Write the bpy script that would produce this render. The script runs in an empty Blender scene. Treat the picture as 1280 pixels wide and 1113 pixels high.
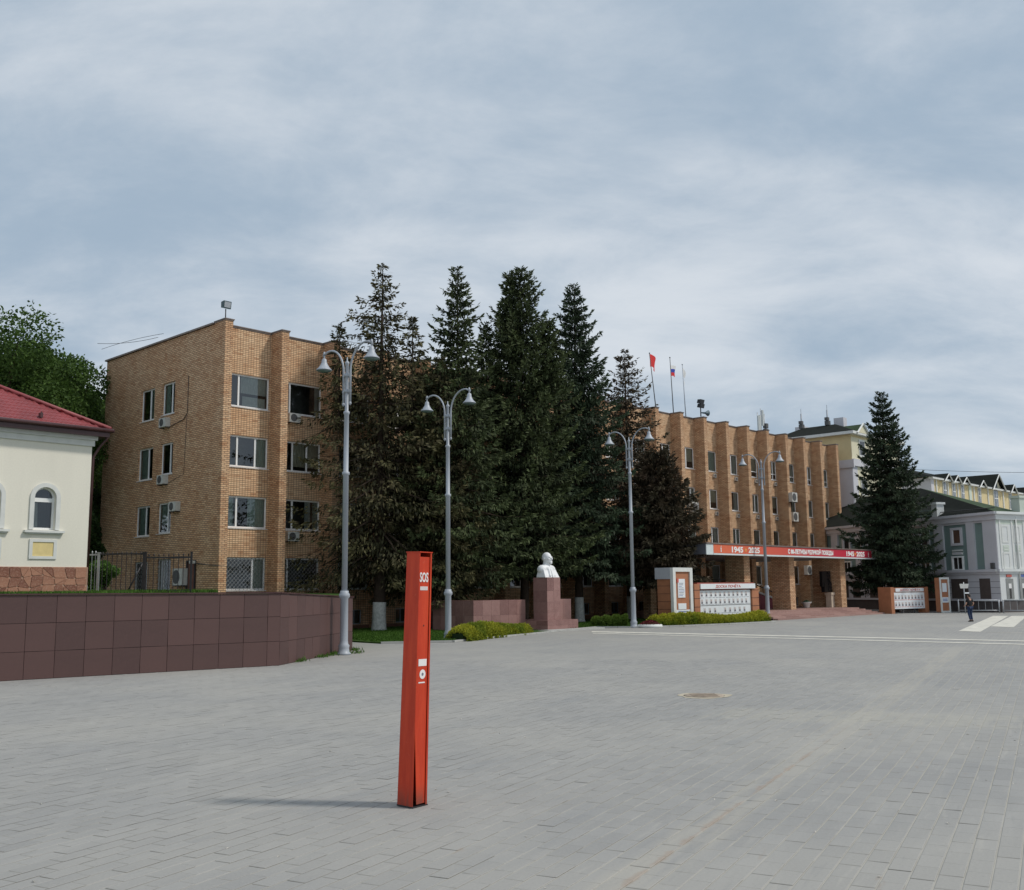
import bpy, math, random
import numpy as np
from mathutils import Matrix, Vector

scene = bpy.context.scene
COL = scene.collection

# ------------------------------------------------------------------ camera
EYE = 2.5
cam_d = bpy.data.cameras.new("camera")
cam = bpy.data.objects.new("camera", cam_d)
COL.objects.link(cam)
PITCH, ROLL = math.atan(178.5 / 1271.0), 0.011
fw = Vector((0, math.cos(PITCH), math.sin(PITCH)))
r0 = Vector((1, 0, 0))
u0 = r0.cross(fw)
rr = r0 * math.cos(ROLL) - u0 * math.sin(ROLL)
uu = u0 * math.cos(ROLL) + r0 * math.sin(ROLL)
M = Matrix((rr, uu, -fw)).transposed().to_4x4()
M.translation = Vector((0, 0, EYE))
cam.matrix_world = M
cam_d.sensor_fit = 'HORIZONTAL'
cam_d.sensor_width = 36.0
cam_d.lens = 1271.0 / 1280.0 * 36.0
cam_d.clip_start = 0.1
cam_d.clip_end = 3000
scene.camera = cam

# ------------------------------------------------------------------ sky, sun, exposure
SUN_ELEV, SUN_AZ = math.radians(50), math.radians(99)      # azimuth clockwise from +Y
world = bpy.data.worlds.new("World")
scene.world = world
world.use_nodes = True
wt = world.node_tree
wt.nodes.clear()


def nn(t, kind, **kw):
    n = t.nodes.new(kind)
    for k, v in kw.items():
        if k.startswith('i_'):
            n.inputs[k[2:].replace('_', ' ')].default_value = v
        elif k.startswith('n_'):
            n.inputs[int(k[2:])].default_value = v
        else:
            setattr(n, k, v)
    return n


def math_(t, op, a, b=None, c=None, clamp=False):
    n = t.nodes.new('ShaderNodeMath')
    n.operation = op
    n.use_clamp = clamp
    for i, v in enumerate((a, b, c)):
        if v is None:
            continue
        if isinstance(v, (int, float)):
            n.inputs[i].default_value = v
        else:
            t.links.new(v, n.inputs[i])
    return n.outputs[0]


def mapr(t, v, a, b, c=0.0, d=1.0):
    n = t.nodes.new('ShaderNodeMapRange')
    n.interpolation_type = 'SMOOTHSTEP'
    t.links.new(v, n.inputs[0])
    for i, x in zip((1, 2, 3, 4), (a, b, c, d)):
        n.inputs[i].default_value = x
    return n.outputs[0]


def mixc(t, f, a, b, blend='MIX'):
    n = t.nodes.new('ShaderNodeMix')
    n.data_type = 'RGBA'
    n.blend_type = blend
    for sock, v in ((n.inputs[0], f), (n.inputs[6], a), (n.inputs[7], b)):
        if isinstance(v, (int, float)):
            sock.default_value = v
        elif isinstance(v, (tuple, list)):
            sock.default_value = (*v[:3], 1)
        else:
            t.links.new(v, sock)
    return n.outputs[2]


sky = nn(wt, 'ShaderNodeTexSky', sky_type='NISHITA', sun_disc=False)
sky.sun_elevation = SUN_ELEV
sky.sun_rotation = SUN_AZ
tc = nn(wt, 'ShaderNodeTexCoord')
sep = nn(wt, 'ShaderNodeSeparateXYZ')
wt.links.new(tc.outputs['Generated'], sep.inputs[0])
zz = math_(wt, 'ADD', math_(wt, 'MAXIMUM', sep.outputs[2], 0.0), 0.30)
cmb = nn(wt, 'ShaderNodeCombineXYZ')
wt.links.new(math_(wt, 'DIVIDE', sep.outputs[0], zz), cmb.inputs[0])
wt.links.new(math_(wt, 'DIVIDE', sep.outputs[1], zz), cmb.inputs[1])
mp = nn(wt, 'ShaderNodeMapping')
mp.inputs['Rotation'].default_value = (0, 0, math.radians(-18))
mp.inputs['Location'].default_value = (3.1, 1.7, 0.0)
mp.inputs['Scale'].default_value = (0.7, 1.0, 1.0)
wt.links.new(cmb.outputs[0], mp.inputs[0])


def wnoise(scale, detail, rough, dist=0.0):
    n = nn(wt, 'ShaderNodeTexNoise')
    n.inputs['Scale'].default_value = scale
    n.inputs['Detail'].default_value = detail
    n.inputs['Roughness'].default_value = rough
    n.inputs['Distortion'].default_value = dist
    wt.links.new(mp.outputs[0], n.inputs['Vector'])
    return n.outputs['Fac']


n1 = wnoise(1.5, 3.0, 0.5, 0.3)
n2 = wnoise(4.2, 9.0, 0.62, 0.25)
nsum = math_(wt, 'ADD', math_(wt, 'MULTIPLY', n1, 0.6), math_(wt, 'MULTIPLY', n2, 0.4))
cf = mapr(wt, nsum, 0.36, 0.64)
cloud = mixc(wt, cf, (3.75, 4.75, 5.85), (6.95, 7.45, 8.0))
full = mixc(wt, 0.93, sky.outputs[0], cloud)
bg = nn(wt, 'ShaderNodeBackground')
bg.inputs['Strength'].default_value = 0.1
wt.links.new(full, bg.inputs['Color'])
wo = nn(wt, 'ShaderNodeOutputWorld')
wt.links.new(bg.outputs[0], wo.inputs[0])

sun_d = bpy.data.lights.new("sun", 'SUN')
sun_d.energy = 2.25
sun_d.angle = math.radians(6)
sun_d.color = (1.0, 0.94, 0.86)
sun = bpy.data.objects.new("sun", sun_d)
COL.objects.link(sun)
sd = Vector((math.sin(SUN_AZ) * math.cos(SUN_ELEV), math.cos(SUN_AZ) * math.cos(SUN_ELEV), math.sin(SUN_ELEV)))
sun.rotation_euler = sd.to_track_quat('Z', 'Y').to_euler()

vs = scene.view_settings
vs.view_transform = 'Standard'
vs.look = 'None'
vs.exposure = 0.0
vs.gamma = 1.0
vs.use_curve_mapping = False

# ------------------------------------------------------------------ frames
ANG = math.radians(43.3)
P0 = np.array([-16.188, 56.2])
U2 = np.array([math.sin(ANG), math.cos(ANG)])
N2 = np.array([math.cos(ANG), -math.sin(ANG)])
RZ = math.radians(46.7)


def W(u, p, z=0.0):
    q = P0 + U2 * u + N2 * p
    return (float(q[0]), float(q[1]), z)


# ------------------------------------------------------------------ materials
MATS = {}


def new_mat(name):
    m = bpy.data.materials.new(name)
    m.use_nodes = True
    t = m.node_tree
    t.nodes.clear()
    out = t.nodes.new('ShaderNodeOutputMaterial')
    b = t.nodes.new('ShaderNodeBsdfPrincipled')
    t.links.new(b.outputs[0], out.inputs[0])
    MATS[name] = m
    return m, t, b


def objvec(t, scale=1.0):
    c = t.nodes.new('ShaderNodeTexCoord')
    return c.outputs['Object']


def noise(t, vec, scale, detail=3.0, rough=0.55):
    n = t.nodes.new('ShaderNodeTexNoise')
    n.inputs['Scale'].default_value = scale
    n.inputs['Detail'].default_value = detail
    n.inputs['Roughness'].default_value = rough
    if vec is not None:
        t.links.new(vec, n.inputs['Vector'])
    return n.outputs['Fac']


def bump(t, b, h, strength, dist=0.01):
    n = t.nodes.new('ShaderNodeBump')
    n.inputs['Strength'].default_value = strength
    n.inputs['Distance'].default_value = dist
    t.links.new(h, n.inputs['Height'])
    t.links.new(n.outputs[0], b.inputs['Normal'])


def simple(name, col, rough=0.6, var=0.12, vscale=3.0, metal=0.0, spec=0.5, fine=40.0, bmp=0.0, streak=False):
    m, t, b = new_mat(name)
    v = objvec(t)
    if streak:
        mpn = t.nodes.new('ShaderNodeMapping')
        mpn.inputs['Scale'].default_value = (1, 1, 0.15)
        t.links.new(v, mpn.inputs[0])
        vv = mpn.outputs[0]
    else:
        vv = v
    n = noise(t, vv, vscale, 4)
    n2_ = noise(t, v, fine, 2)
    f = math_(t, 'ADD', math_(t, 'MULTIPLY', n, 0.65), math_(t, 'MULTIPLY', n2_, 0.35))
    f = mapr(t, f, 0.3, 0.7)
    lo = tuple(c * (1 - var) for c in col)
    hi = tuple(min(1, c * (1 + var)) for c in col)
    t.links.new(mixc(t, f, lo, hi), b.inputs['Base Color'])
    b.inputs['Roughness'].default_value = rough
    b.inputs['Metallic'].default_value = metal
    b.inputs['Specular IOR Level'].default_value = spec
    if bmp:
        bump(t, b, n2_, bmp, 0.01)
    return m


def wallvec(t):
    """object coords unrolled on vertical walls: x (or y on side faces), z"""
    c = t.nodes.new('ShaderNodeTexCoord')
    s = t.nodes.new('ShaderNodeSeparateXYZ')
    t.links.new(c.outputs['Object'], s.inputs[0])
    sn = t.nodes.new('ShaderNodeSeparateXYZ')
    t.links.new(c.outputs['Normal'], sn.inputs[0])
    side = math_(t, 'GREATER_THAN', math_(t, 'ABSOLUTE', sn.outputs[0]), 0.6)
    h = t.nodes.new('ShaderNodeMix')
    h.data_type = 'FLOAT'
    t.links.new(side, h.inputs[0])
    t.links.new(s.outputs[0], h.inputs[2])
    t.links.new(s.outputs[1], h.inputs[3])
    cb = t.nodes.new('ShaderNodeCombineXYZ')
    t.links.new(h.outputs[0], cb.inputs[0])
    t.links.new(s.outputs[2], cb.inputs[1])
    return cb.outputs[0], h.outputs[0], s.outputs[2]


def brick_mat(name, c1, c2, mortar, bw=0.33, rh=0.1, ms=0.012, offset=0.5, strips=0.0, bmp=0.5):
    m, t, b = new_mat(name)
    v, hx, hz = wallvec(t)
    br = t.nodes.new('ShaderNodeTexBrick')
    br.offset = offset
    br.inputs['Scale'].default_value = 1.0
    br.inputs['Brick Width'].default_value = bw
    br.inputs['Row Height'].default_value = rh
    br.inputs['Mortar Size'].default_value = ms
    br.inputs['Mortar Smooth'].default_value = 0.2
    br.inputs['Color1'].default_value = (*c1, 1)
    br.inputs['Color2'].default_value = (*c2, 1)
    br.inputs['Mortar'].default_value = (*mortar, 1)
    br.inputs['Bias'].default_value = 0.0
    t.links.new(v, br.inputs['Vector'])
    # each brick its own burn: hash of the cell
    mpn = t.nodes.new('ShaderNodeMapping')
    mpn.inputs['Scale'].default_value = (1 / bw, 1 / rh, 1)
    t.links.new(v, mpn.inputs[0])
    wn = t.nodes.new('ShaderNodeTexWhiteNoise')
    fl = t.nodes.new('ShaderNodeVectorMath')
    fl.operation = 'FLOOR'
    t.links.new(mpn.outputs[0], fl.inputs[0])
    t.links.new(fl.outputs[0], wn.inputs['Vector'])
    col = mixc(t, math_(t, 'MULTIPLY', mapr(t, wn.outputs['Value'], 0.75, 1.0), 0.5), br.outputs['Color'], (0.33, 0.155, 0.075))
    big = noise(t, v, 0.45, 5, 0.6)
    col = mixc(t, mapr(t, big, 0.35, 0.7, 0.0, 0.5), col, mixc(t, 1.0, col, (0.86, 0.68, 0.56), 'MULTIPLY'))
    stv = t.nodes.new('ShaderNodeMapping')
    stv.inputs['Scale'].default_value = (1.6, 0.16, 1)
    t.links.new(v, stv.inputs[0])
    st = noise(t, stv.outputs[0], 1.0, 5, 0.65)
    col = mixc(t, mapr(t, st, 0.52, 0.78, 0.0, 0.45), col, mixc(t, 1.0, col, (0.62, 0.57, 0.53), 'MULTIPLY'))
    if strips:
        fr = math_(t, 'FRACT', math_(t, 'DIVIDE', hx, strips))
        ln = math_(t, 'LESS_THAN', math_(t, 'ABSOLUTE', math_(t, 'SUBTRACT', fr, 0.5)), 0.04)
        col = mixc(t, math_(t, 'MULTIPLY', ln, 0.75), col, (0.1, 0.06, 0.04))
    t.links.new(col, b.inputs['Base Color'])
    b.inputs['Roughness'].default_value = 0.85
    b.inputs['Specular IOR Level'].default_value = 0.25
    inv = math_(t, 'SUBTRACT', 1.0, br.outputs['Fac'])
    bump(t, b, inv, bmp, 0.02)
    return m


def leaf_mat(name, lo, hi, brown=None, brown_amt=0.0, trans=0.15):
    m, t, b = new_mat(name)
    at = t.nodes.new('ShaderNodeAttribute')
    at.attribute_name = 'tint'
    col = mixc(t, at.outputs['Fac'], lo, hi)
    v = objvec(t)
    big = noise(t, v, 0.55, 3)
    if brown:
        f = math_(t, 'MULTIPLY', mapr(t, big, 0.45, 0.68), brown_amt)
        col = mixc(t, f, col, brown)
    t.links.new(col, b.inputs['Base Color'])
    b.inputs['Roughness'].default_value = 0.7
    b.inputs['Specular IOR Level'].default_value = 0.2
    tr = t.nodes.new('ShaderNodeBsdfTranslucent')
    t.links.new(col, tr.inputs[0])
    mx = t.nodes.new('ShaderNodeMixShader')
    mx.inputs[0].default_value = trans
    t.links.new(b.outputs[0], mx.inputs[1])
    t.links.new(tr.outputs[0], mx.inputs[2])
    out = [n for n in t.nodes if n.type == 'OUTPUT_MATERIAL'][0]
    t.links.new(mx.outputs[0], out.inputs[0])
    return m


# paving coordinates: a along the rows, b across
PA = math.radians(27.6)
DA = np.array([math.sin(PA), math.cos(PA)])
DB = np.array([math.cos(PA), -math.sin(PA)])
BW, RH = 0.43, 0.21


def paving():
    m, t, b = new_mat('paving')
    g = t.nodes.new('ShaderNodeNewGeometry')
    s = t.nodes.new('ShaderNodeSeparateXYZ')
    t.links.new(g.outputs['Position'], s.inputs[0])
    a_ = math_(t, 'ADD', math_(t, 'MULTIPLY', s.outputs[0], DA[0]), math_(t, 'MULTIPLY', s.outputs[1], DA[1]))
    b_ = math_(t, 'ADD', math_(t, 'MULTIPLY', s.outputs[0], DB[0]), math_(t, 'MULTIPLY', s.outputs[1], DB[1]))
    cb = t.nodes.new('ShaderNodeCombineXYZ')
    t.links.new(a_, cb.inputs[0])
    t.links.new(b_, cb.inputs[1])
    v = cb.outputs[0]
    br = t.nodes.new('ShaderNodeTexBrick')
    br.offset = 0.5
    for k, x in (('Scale', 1.0), ('Brick Width', BW), ('Row Height', RH), ('Mortar Size', 0.006), ('Mortar Smooth', 0.0), ('Bias', 0.0)):
        br.inputs[k].default_value = x
    br.inputs['Color1'].default_value = (0.282, 0.28, 0.27, 1)
    br.inputs['Color2'].default_value = (0.318, 0.315, 0.302, 1)
    br.inputs['Mortar'].default_value = (0.43, 0.405, 0.34, 1)
    t.links.new(v, br.inputs['Vector'])
    col = br.outputs['Color']
    big = noise(t, v, 0.16, 5, 0.6)
    mpn = t.nodes.new('ShaderNodeMapping')
    mpn.inputs['Scale'].default_value = (0.25, 1.1, 1)
    t.links.new(v, mpn.inputs[0])
    strk = noise(t, mpn.outputs[0], 0.9, 5, 0.65)
    col = mixc(t, mapr(t, big, 0.42, 0.66, 0, 0.45), col, (0.40, 0.385, 0.345))
    col = mixc(t, mapr(t, strk, 0.5, 0.75, 0, 0.45), col, (0.41, 0.40, 0.37))
    col = mixc(t, mapr(t, strk, 0.45, 0.25, 0, 0.35), col, (0.22, 0.235, 0.25))
    mpf = t.nodes.new('ShaderNodeMapping')
    mpf.inputs['Scale'].default_value = (0.5, 4.76, 1)
    t.links.new(v, mpf.inputs[0])
    fs = noise(t, mpf.outputs[0], 1.0, 4, 0.7)
    col = mixc(t, mapr(t, fs, 0.56, 0.74, 0, 0.5), col, (0.44, 0.42, 0.375))
    col = mixc(t, mapr(t, fs, 0.40, 0.26, 0, 0.4), col, (0.23, 0.235, 0.235))
    # light sandy band two rows wide, laid along the rows
    wob = noise(t, v, 0.8, 3)
    d = math_(t, 'ABSOLUTE', math_(t, 'ADD', b_, 3.36))
    band = mapr(t, math_(t, 'ADD', d, math_(t, 'MULTIPLY', math_(t, 'SUBTRACT', wob, 0.5), 0.25)), 0.2, 0.36, 1, 0)
    lim = mapr(t, a_, 43, 46, 1, 0)
    col = mixc(t, math_(t, 'MULTIPLY', math_(t, 'MULTIPLY', band, lim), math_(t, 'MULTIPLY', mapr(t, fs, 0.3, 0.6), 0.5)), col, (0.43, 0.405, 0.345))
    # cross strip of paler blocks
    d2 = math_(t, 'ABSOLUTE', math_(t, 'SUBTRACT', a_, math_(t, 'ADD', 21.0, math_(t, 'MULTIPLY', b_, 0.12))))
    cr = mapr(t, math_(t, 'ADD', d2, math_(t, 'MULTIPLY', wob, 0.8)), 1.0, 1.7, 1, 0)
    lb = mapr(t, b_, -6.4, -5.8)
    lb2 = mapr(t, b_, -0.8, -0.2, 1, 0)
    col = mixc(t, math_(t, 'MULTIPLY', math_(t, 'MULTIPLY', cr, math_(t, 'MULTIPLY', lb, math_(t, 'MULTIPLY', lb2, mapr(t, fs, 0.3, 0.55)))), 0.42), col, (0.43, 0.41, 0.345))
    # rusty sand swept into a joint of the band, and thin brown scuffs
    dj = math_(t, 'ABSOLUTE', math_(t, 'ADD', b_, 3.38))
    jn = noise(t, v, 1.7, 4, 0.7)
    rust = math_(t, 'MULTIPLY', mapr(t, math_(t, 'ADD', dj, math_(t, 'MULTIPLY', math_(t, 'SUBTRACT', 0.55, jn), 0.30)), 0.01, 0.06, 1, 0), math_(t, 'MULTIPLY', mapr(t, a_, 15, 20, 1, 0), mapr(t, noise(t, v, 0.45, 3), 0.32, 0.5)))
    col = mixc(t, math_(t, 'MULTIPLY', rust, 0.42), col, (0.33, 0.22, 0.145))
    mp2 = t.nodes.new('ShaderNodeMapping')
    mp2.inputs['Rotation'].default_value = (0, 0, math.radians(62))
    mp2.inputs['Scale'].default_value = (0.8, 4.5, 1)
    t.links.new(v, mp2.inputs[0])
    sc = noise(t, mp2.outputs[0], 0.9, 5, 0.6)
    col = mixc(t, mapr(t, sc, 0.67, 0.76, 0, 0.5), col, (0.30, 0.22, 0.155))
    sp = noise(t, v, 5.0, 4, 0.7)
    col = mixc(t, mapr(t, sp, 0.68, 0.8, 0, 0.5), col, (0.47, 0.45, 0.41))
    col = mixc(t, mapr(t, sp, 0.34, 0.22, 0, 0.5), col, (0.19, 0.19, 0.185))
    fine = noise(t, v, 120, 2)
    grit = noise(t, v, 32, 3, 0.7)
    col = mixc(t, mapr(t, grit, 0.52, 0.72, 0, 0.35), col, (0.43, 0.42, 0.39))
    col = mixc(t, mapr(t, grit, 0.44, 0.28, 0, 0.4), col, (0.2, 0.2, 0.195))
    col = mixc(t, math_(t, 'MULTIPLY', fine, 0.28), col, (0.22, 0.22, 0.215))
    t.links.new(col, b.inputs['Base Color'])
    b.inputs['Roughness'].default_value = 0.8
    b.inputs['Specular IOR Level'].default_value = 0.3
    bump(t, b, fine, 0.25, 0.004)
    return m


def glass_mat():
    m, t, b = new_mat('glass')
    t.nodes.remove(b)
    out = [n for n in t.nodes if n.type == 'OUTPUT_MATERIAL'][0]
    fr = t.nodes.new('ShaderNodeFresnel')
    fr.inputs[0].default_value = 1.6
    tr = t.nodes.new('ShaderNodeBsdfTransparent')
    tr.inputs[0].default_value = (0.72, 0.78, 0.76, 1)
    gl = t.nodes.new('ShaderNodeBsdfGlossy')
    gl.inputs['Roughness'].default_value = 0.03
    gl.inputs[0].default_value = (0.9, 0.95, 1, 1)
    mx = t.nodes.new('ShaderNodeMixShader')
    f = math_(t, 'ADD', math_(t, 'MULTIPLY', fr.outputs[0], 1.3), 0.03, clamp=True)
    t.links.new(f, mx.inputs[0])
    t.links.new(tr.outputs[0], mx.inputs[1])
    t.links.new(gl.outputs[0], mx.inputs[2])
    t.links.new(mx.outputs[0], out.inputs[0])
    return m


def stone_mat(name, cols, scale=2.0, rough=0.5, bmp=0.15):
    """mottled granite, each object its own shade"""
    m, t, b = new_mat(name)
    v = objvec(t)
    oi = t.nodes.new('ShaderNodeObjectInfo')
    n = noise(t, v, scale, 6, 0.7)
    n3 = noise(t, v, scale * 12, 3, 0.6)
    f = math_(t, 'ADD', math_(t, 'MULTIPLY', n, 0.6), math_(t, 'MULTIPLY', oi.outputs['Random'], 0.4))
    col = mixc(t, mapr(t, f, 0.25, 0.75), cols[0], cols[1])
    col = mixc(t, mapr(t, n3, 0.45, 0.7, 0, 0.55), col, cols[2])
    t.links.new(col, b.inputs['Base Color'])
    b.inputs['Roughness'].default_value = rough
    bump(t, b, n3, bmp, 0.01)
    return m


brick_side = brick_mat('brick_wall', (0.77, 0.53, 0.325), (0.56, 0.35, 0.205), (0.21, 0.145, 0.10), rh=0.11, ms=0.018, bmp=0.6)
brick_strip = brick_mat('brick_stack', (0.82, 0.58, 0.36), (0.64, 0.42, 0.25), (0.25, 0.17, 0.115), rh=0.11, ms=0.016, bw=0.37, offset=0.0, strips=0.37, bmp=0.6)
MPAVE = paving()
GLASS = glass_mat()
WHITE = simple('white_frame', (0.82, 0.83, 0.82), 0.4, 0.06)
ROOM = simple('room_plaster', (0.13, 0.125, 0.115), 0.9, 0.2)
CURT = simple('curtain', (0.52, 0.52, 0.48), 0.9, 0.12, 6)
CURT2 = simple('curtain_green', (0.42, 0.48, 0.43), 0.9, 0.12, 6)
BLIND = simple('blind_cream', (0.55, 0.48, 0.37), 0.8, 0.08, 6)
ROOFM = simple('roof_metal', (0.25, 0.26, 0.27), 0.5, 0.15, 2, 0.3)
COPING = simple('coping_metal', (0.20, 0.16, 0.14), 0.5, 0.25, 2, 0.2)
IRON = simple('black_iron', (0.025, 0.022, 0.024), 0.5, 0.3)
GREY_PAINT = simple('grey_paint', (0.36, 0.39, 0.43), 0.45, 0.12, 5, 0.0, 0.5, 30, 0.0, True)
DARKGLASS = simple('lamp_lens', (0.11, 0.16, 0.15), 0.2, 0.1)
ACW = simple('ac_white', (0.58, 0.58, 0.54), 0.5, 0.14, 6)
ACG = simple('ac_grille', (0.09, 0.09, 0.09), 0.6, 0.3, 8)
BASEM = simple('basement_dark', (0.17, 0.085, 0.055), 0.85, 0.3, 1.5)
CREAM = simple('cream_stucco', (0.76, 0.73, 0.63), 0.85, 0.05, 0.7, 0, 0.3, 15, 0.1, True)
TRIMW = simple('white_trim', (0.66, 0.67, 0.64), 0.7, 0.06, 3)
YPAN = simple('yellow_panel', (0.72, 0.58, 0.27), 0.8, 0.08, 4)
REDROOF = simple('red_roof', (0.25, 0.042, 0.045), 0.55, 0.22, 1.2, 0.0, 0.6)
GUTTER = simple('gutter_brown', (0.062, 0.025, 0.025), 0.35, 0.2)
PANEL = stone_mat('maroon_panel', ((0.078, 0.041, 0.037), (0.104, 0.054, 0.048), (0.094, 0.050, 0.045)), 0.9, 0.6, 0.02)
JOINT = simple('joint_dark', (0.03, 0.018, 0.018), 0.8, 0.2)
CRAZY = stone_mat('plinth_stone', ((0.17, 0.055, 0.03), (0.40, 0.19, 0.115), (0.47, 0.31, 0.23)), 2.5, 0.6, 0.3)
MORT = simple('mortar_pale', (0.40, 0.25, 0.18), 0.9, 0.15)
GRAN = stone_mat('red_granite', ((0.18, 0.085, 0.075), (0.31, 0.17, 0.15), (0.40, 0.26, 0.235)), 3.0, 0.45, 0.1)
STEPM = stone_mat('step_granite', ((0.25, 0.14, 0.12), (0.36, 0.22, 0.19), (0.44, 0.32, 0.28)), 2.0, 0.6, 0.1)
REDP = simple('orange_red_paint', (0.60, 0.062, 0.020), 0.45, 0.1, 2.0, 0, 0.25, 25, 0.02)
_m, _t, _b = new_mat('pillar_paint')
_v = objvec(_t)
_s = _t.nodes.new('ShaderNodeSeparateXYZ')
_t.links.new(_v, _s.inputs[0])
_mp = _t.nodes.new('ShaderNodeMapping')
_mp.inputs['Scale'].default_value = (9, 9, 1.1)
_t.links.new(_v, _mp.inputs[0])
_st = noise(_t, _mp.outputs[0], 1.0, 6, 0.7)
_ch = noise(_t, _v, 16, 5, 0.75)
_c = mixc(_t, mapr(_t, _st, 0.35, 0.7), (0.50, 0.042, 0.015), (0.62, 0.066, 0.022))
_c = mixc(_t, mapr(_t, _ch, 0.60, 0.78, 0, 0.45), _c, (0.60, 0.16, 0.09))
_g = math_(_t, 'MULTIPLY', mapr(_t, _s.outputs[2], 0.0, 0.30, 1, 0), mapr(_t, _st, 0.3, 0.6))
_c = mixc(_t, math_(_t, 'MULTIPLY', _g, 0.75), _c, (0.10, 0.055, 0.04))
_c = mixc(_t, mapr(_t, _ch, 0.33, 0.22, 0, 0.5), _c, (0.16, 0.03, 0.02))
_t.links.new(_c, _b.inputs['Base Color'])
_b.inputs['Roughness'].default_value = 0.42
_b.inputs['Specular IOR Level'].default_value = 0.28
bump(_t, _b, _st, 0.25, 0.01)
REDP = _m
PRINTW = simple('white_print', (0.80, 0.79, 0.77), 0.5, 0.04)
WMARB = simple('white_marble', (0.78, 0.79, 0.79), 0.5, 0.06, 4)
GRASSB = simple('grass_soil', (0.045, 0.085, 0.02), 0.95, 0.35, 2.0, 0, 0.1, 20, 0.3)
BARK = simple('bark', (0.05, 0.036, 0.028), 0.95, 0.35, 4, 0, 0.1, 25, 0.6)
WWASH = simple('whitewash', (0.52, 0.52, 0.49), 0.9, 0.25, 6, 0, 0.2, 18, 0.4)
CONC = simple('concrete', (0.40, 0.40, 0.38), 0.85, 0.12, 2, 0, 0.2, 25, 0.15)
PAINTL = simple('road_paint', (0.62, 0.60, 0.53), 0.8, 0.2, 1.5, 0, 0.2, 30)
BOARDO = simple('board_terracotta', (0.38, 0.155, 0.075), 0.7, 0.12, 2)
BOARDW = simple('board_white', (0.75, 0.78, 0.80), 0.4, 0.04)
MAROON = simple('maroon_cladding', (0.15, 0.025, 0.035), 0.6, 0.15)
BLACKM = simple('black_bronze', (0.018, 0.018, 0.02), 0.35, 0.4, 6, 0.4)
SOFFIT = simple('soffit', (0.33, 0.31, 0.30), 0.7, 0.12, 0.8)
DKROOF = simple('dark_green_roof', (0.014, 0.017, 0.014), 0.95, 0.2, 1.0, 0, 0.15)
LITROOF = simple('green_roof_sunlit', (0.05, 0.078, 0.042), 0.9, 0.2, 1.0, 0, 0.15)
LILAC = simple('grey_stucco', (0.56, 0.555, 0.585), 0.85, 0.05, 0.8)
SEAG = simple('green_stucco', (0.19, 0.265, 0.25), 0.85, 0.06, 0.8)
PALEG = simple('pale_green_stucco', (0.55, 0.61, 0.53), 0.85, 0.06, 1)
WSTUC = simple('white_stucco', (0.66, 0.68, 0.67), 0.85, 0.06, 1)
YELL = simple('yellow_stucco', (0.63, 0.52, 0.29), 0.85, 0.06, 1)
PALEY = simple('pale_yellow_stucco', (0.66, 0.62, 0.45), 0.85, 0.05, 1)
BRSHUT = simple('brown_shutter', (0.085, 0.065, 0.058), 0.7, 0.15, 3)
DPLINTH = simple('dark_plinth', (0.085, 0.075, 0.075), 0.8, 0.2, 2)
GALV = simple('galvanised', (0.42, 0.44, 0.46), 0.4, 0.12, 6, 0.5)
WIREM = simple('wire', (0.03, 0.03, 0.035), 0.6, 0.1)
SKIN = simple('skin', (0.48, 0.27, 0.19), 0.6, 0.06, 8)
BLACKC = simple('black_cloth', (0.012, 0.012, 0.014), 0.9, 0.2, 8)
JEANS = simple('blue_denim', (0.018, 0.035, 0.085), 0.9, 0.25, 10)
HAIR = simple('dark_hair', (0.02, 0.014, 0.01), 0.7, 0.2, 20)
FLAGR = simple('flag_red', (0.62, 0.02, 0.02), 0.7, 0.08)
FLAGB = simple('flag_blue', (0.02, 0.05, 0.36), 0.7, 0.08)
FLAGW = simple('flag_white', (0.7, 0.7, 0.68), 0.7, 0.05)
GOLD = simple('print_orange', (0.75, 0.33, 0.08), 0.5, 0.05)
INK = simple('print_grey', (0.16, 0.17, 0.21), 0.6, 0.3, 8)
INKR = simple('print_red', (0.55, 0.12, 0.09), 0.6, 0.1)
INKB = simple('print_blue', (0.10, 0.16, 0.40), 0.6, 0.1)
RUSTM = simple('rusty_iron', (0.34, 0.28, 0.22), 0.8, 0.3, 4, 0.0, 0.3, 40, 0.3)
SANDM = simple('sand_ring', (0.46, 0.41, 0.31), 0.95, 0.15, 4)


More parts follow.
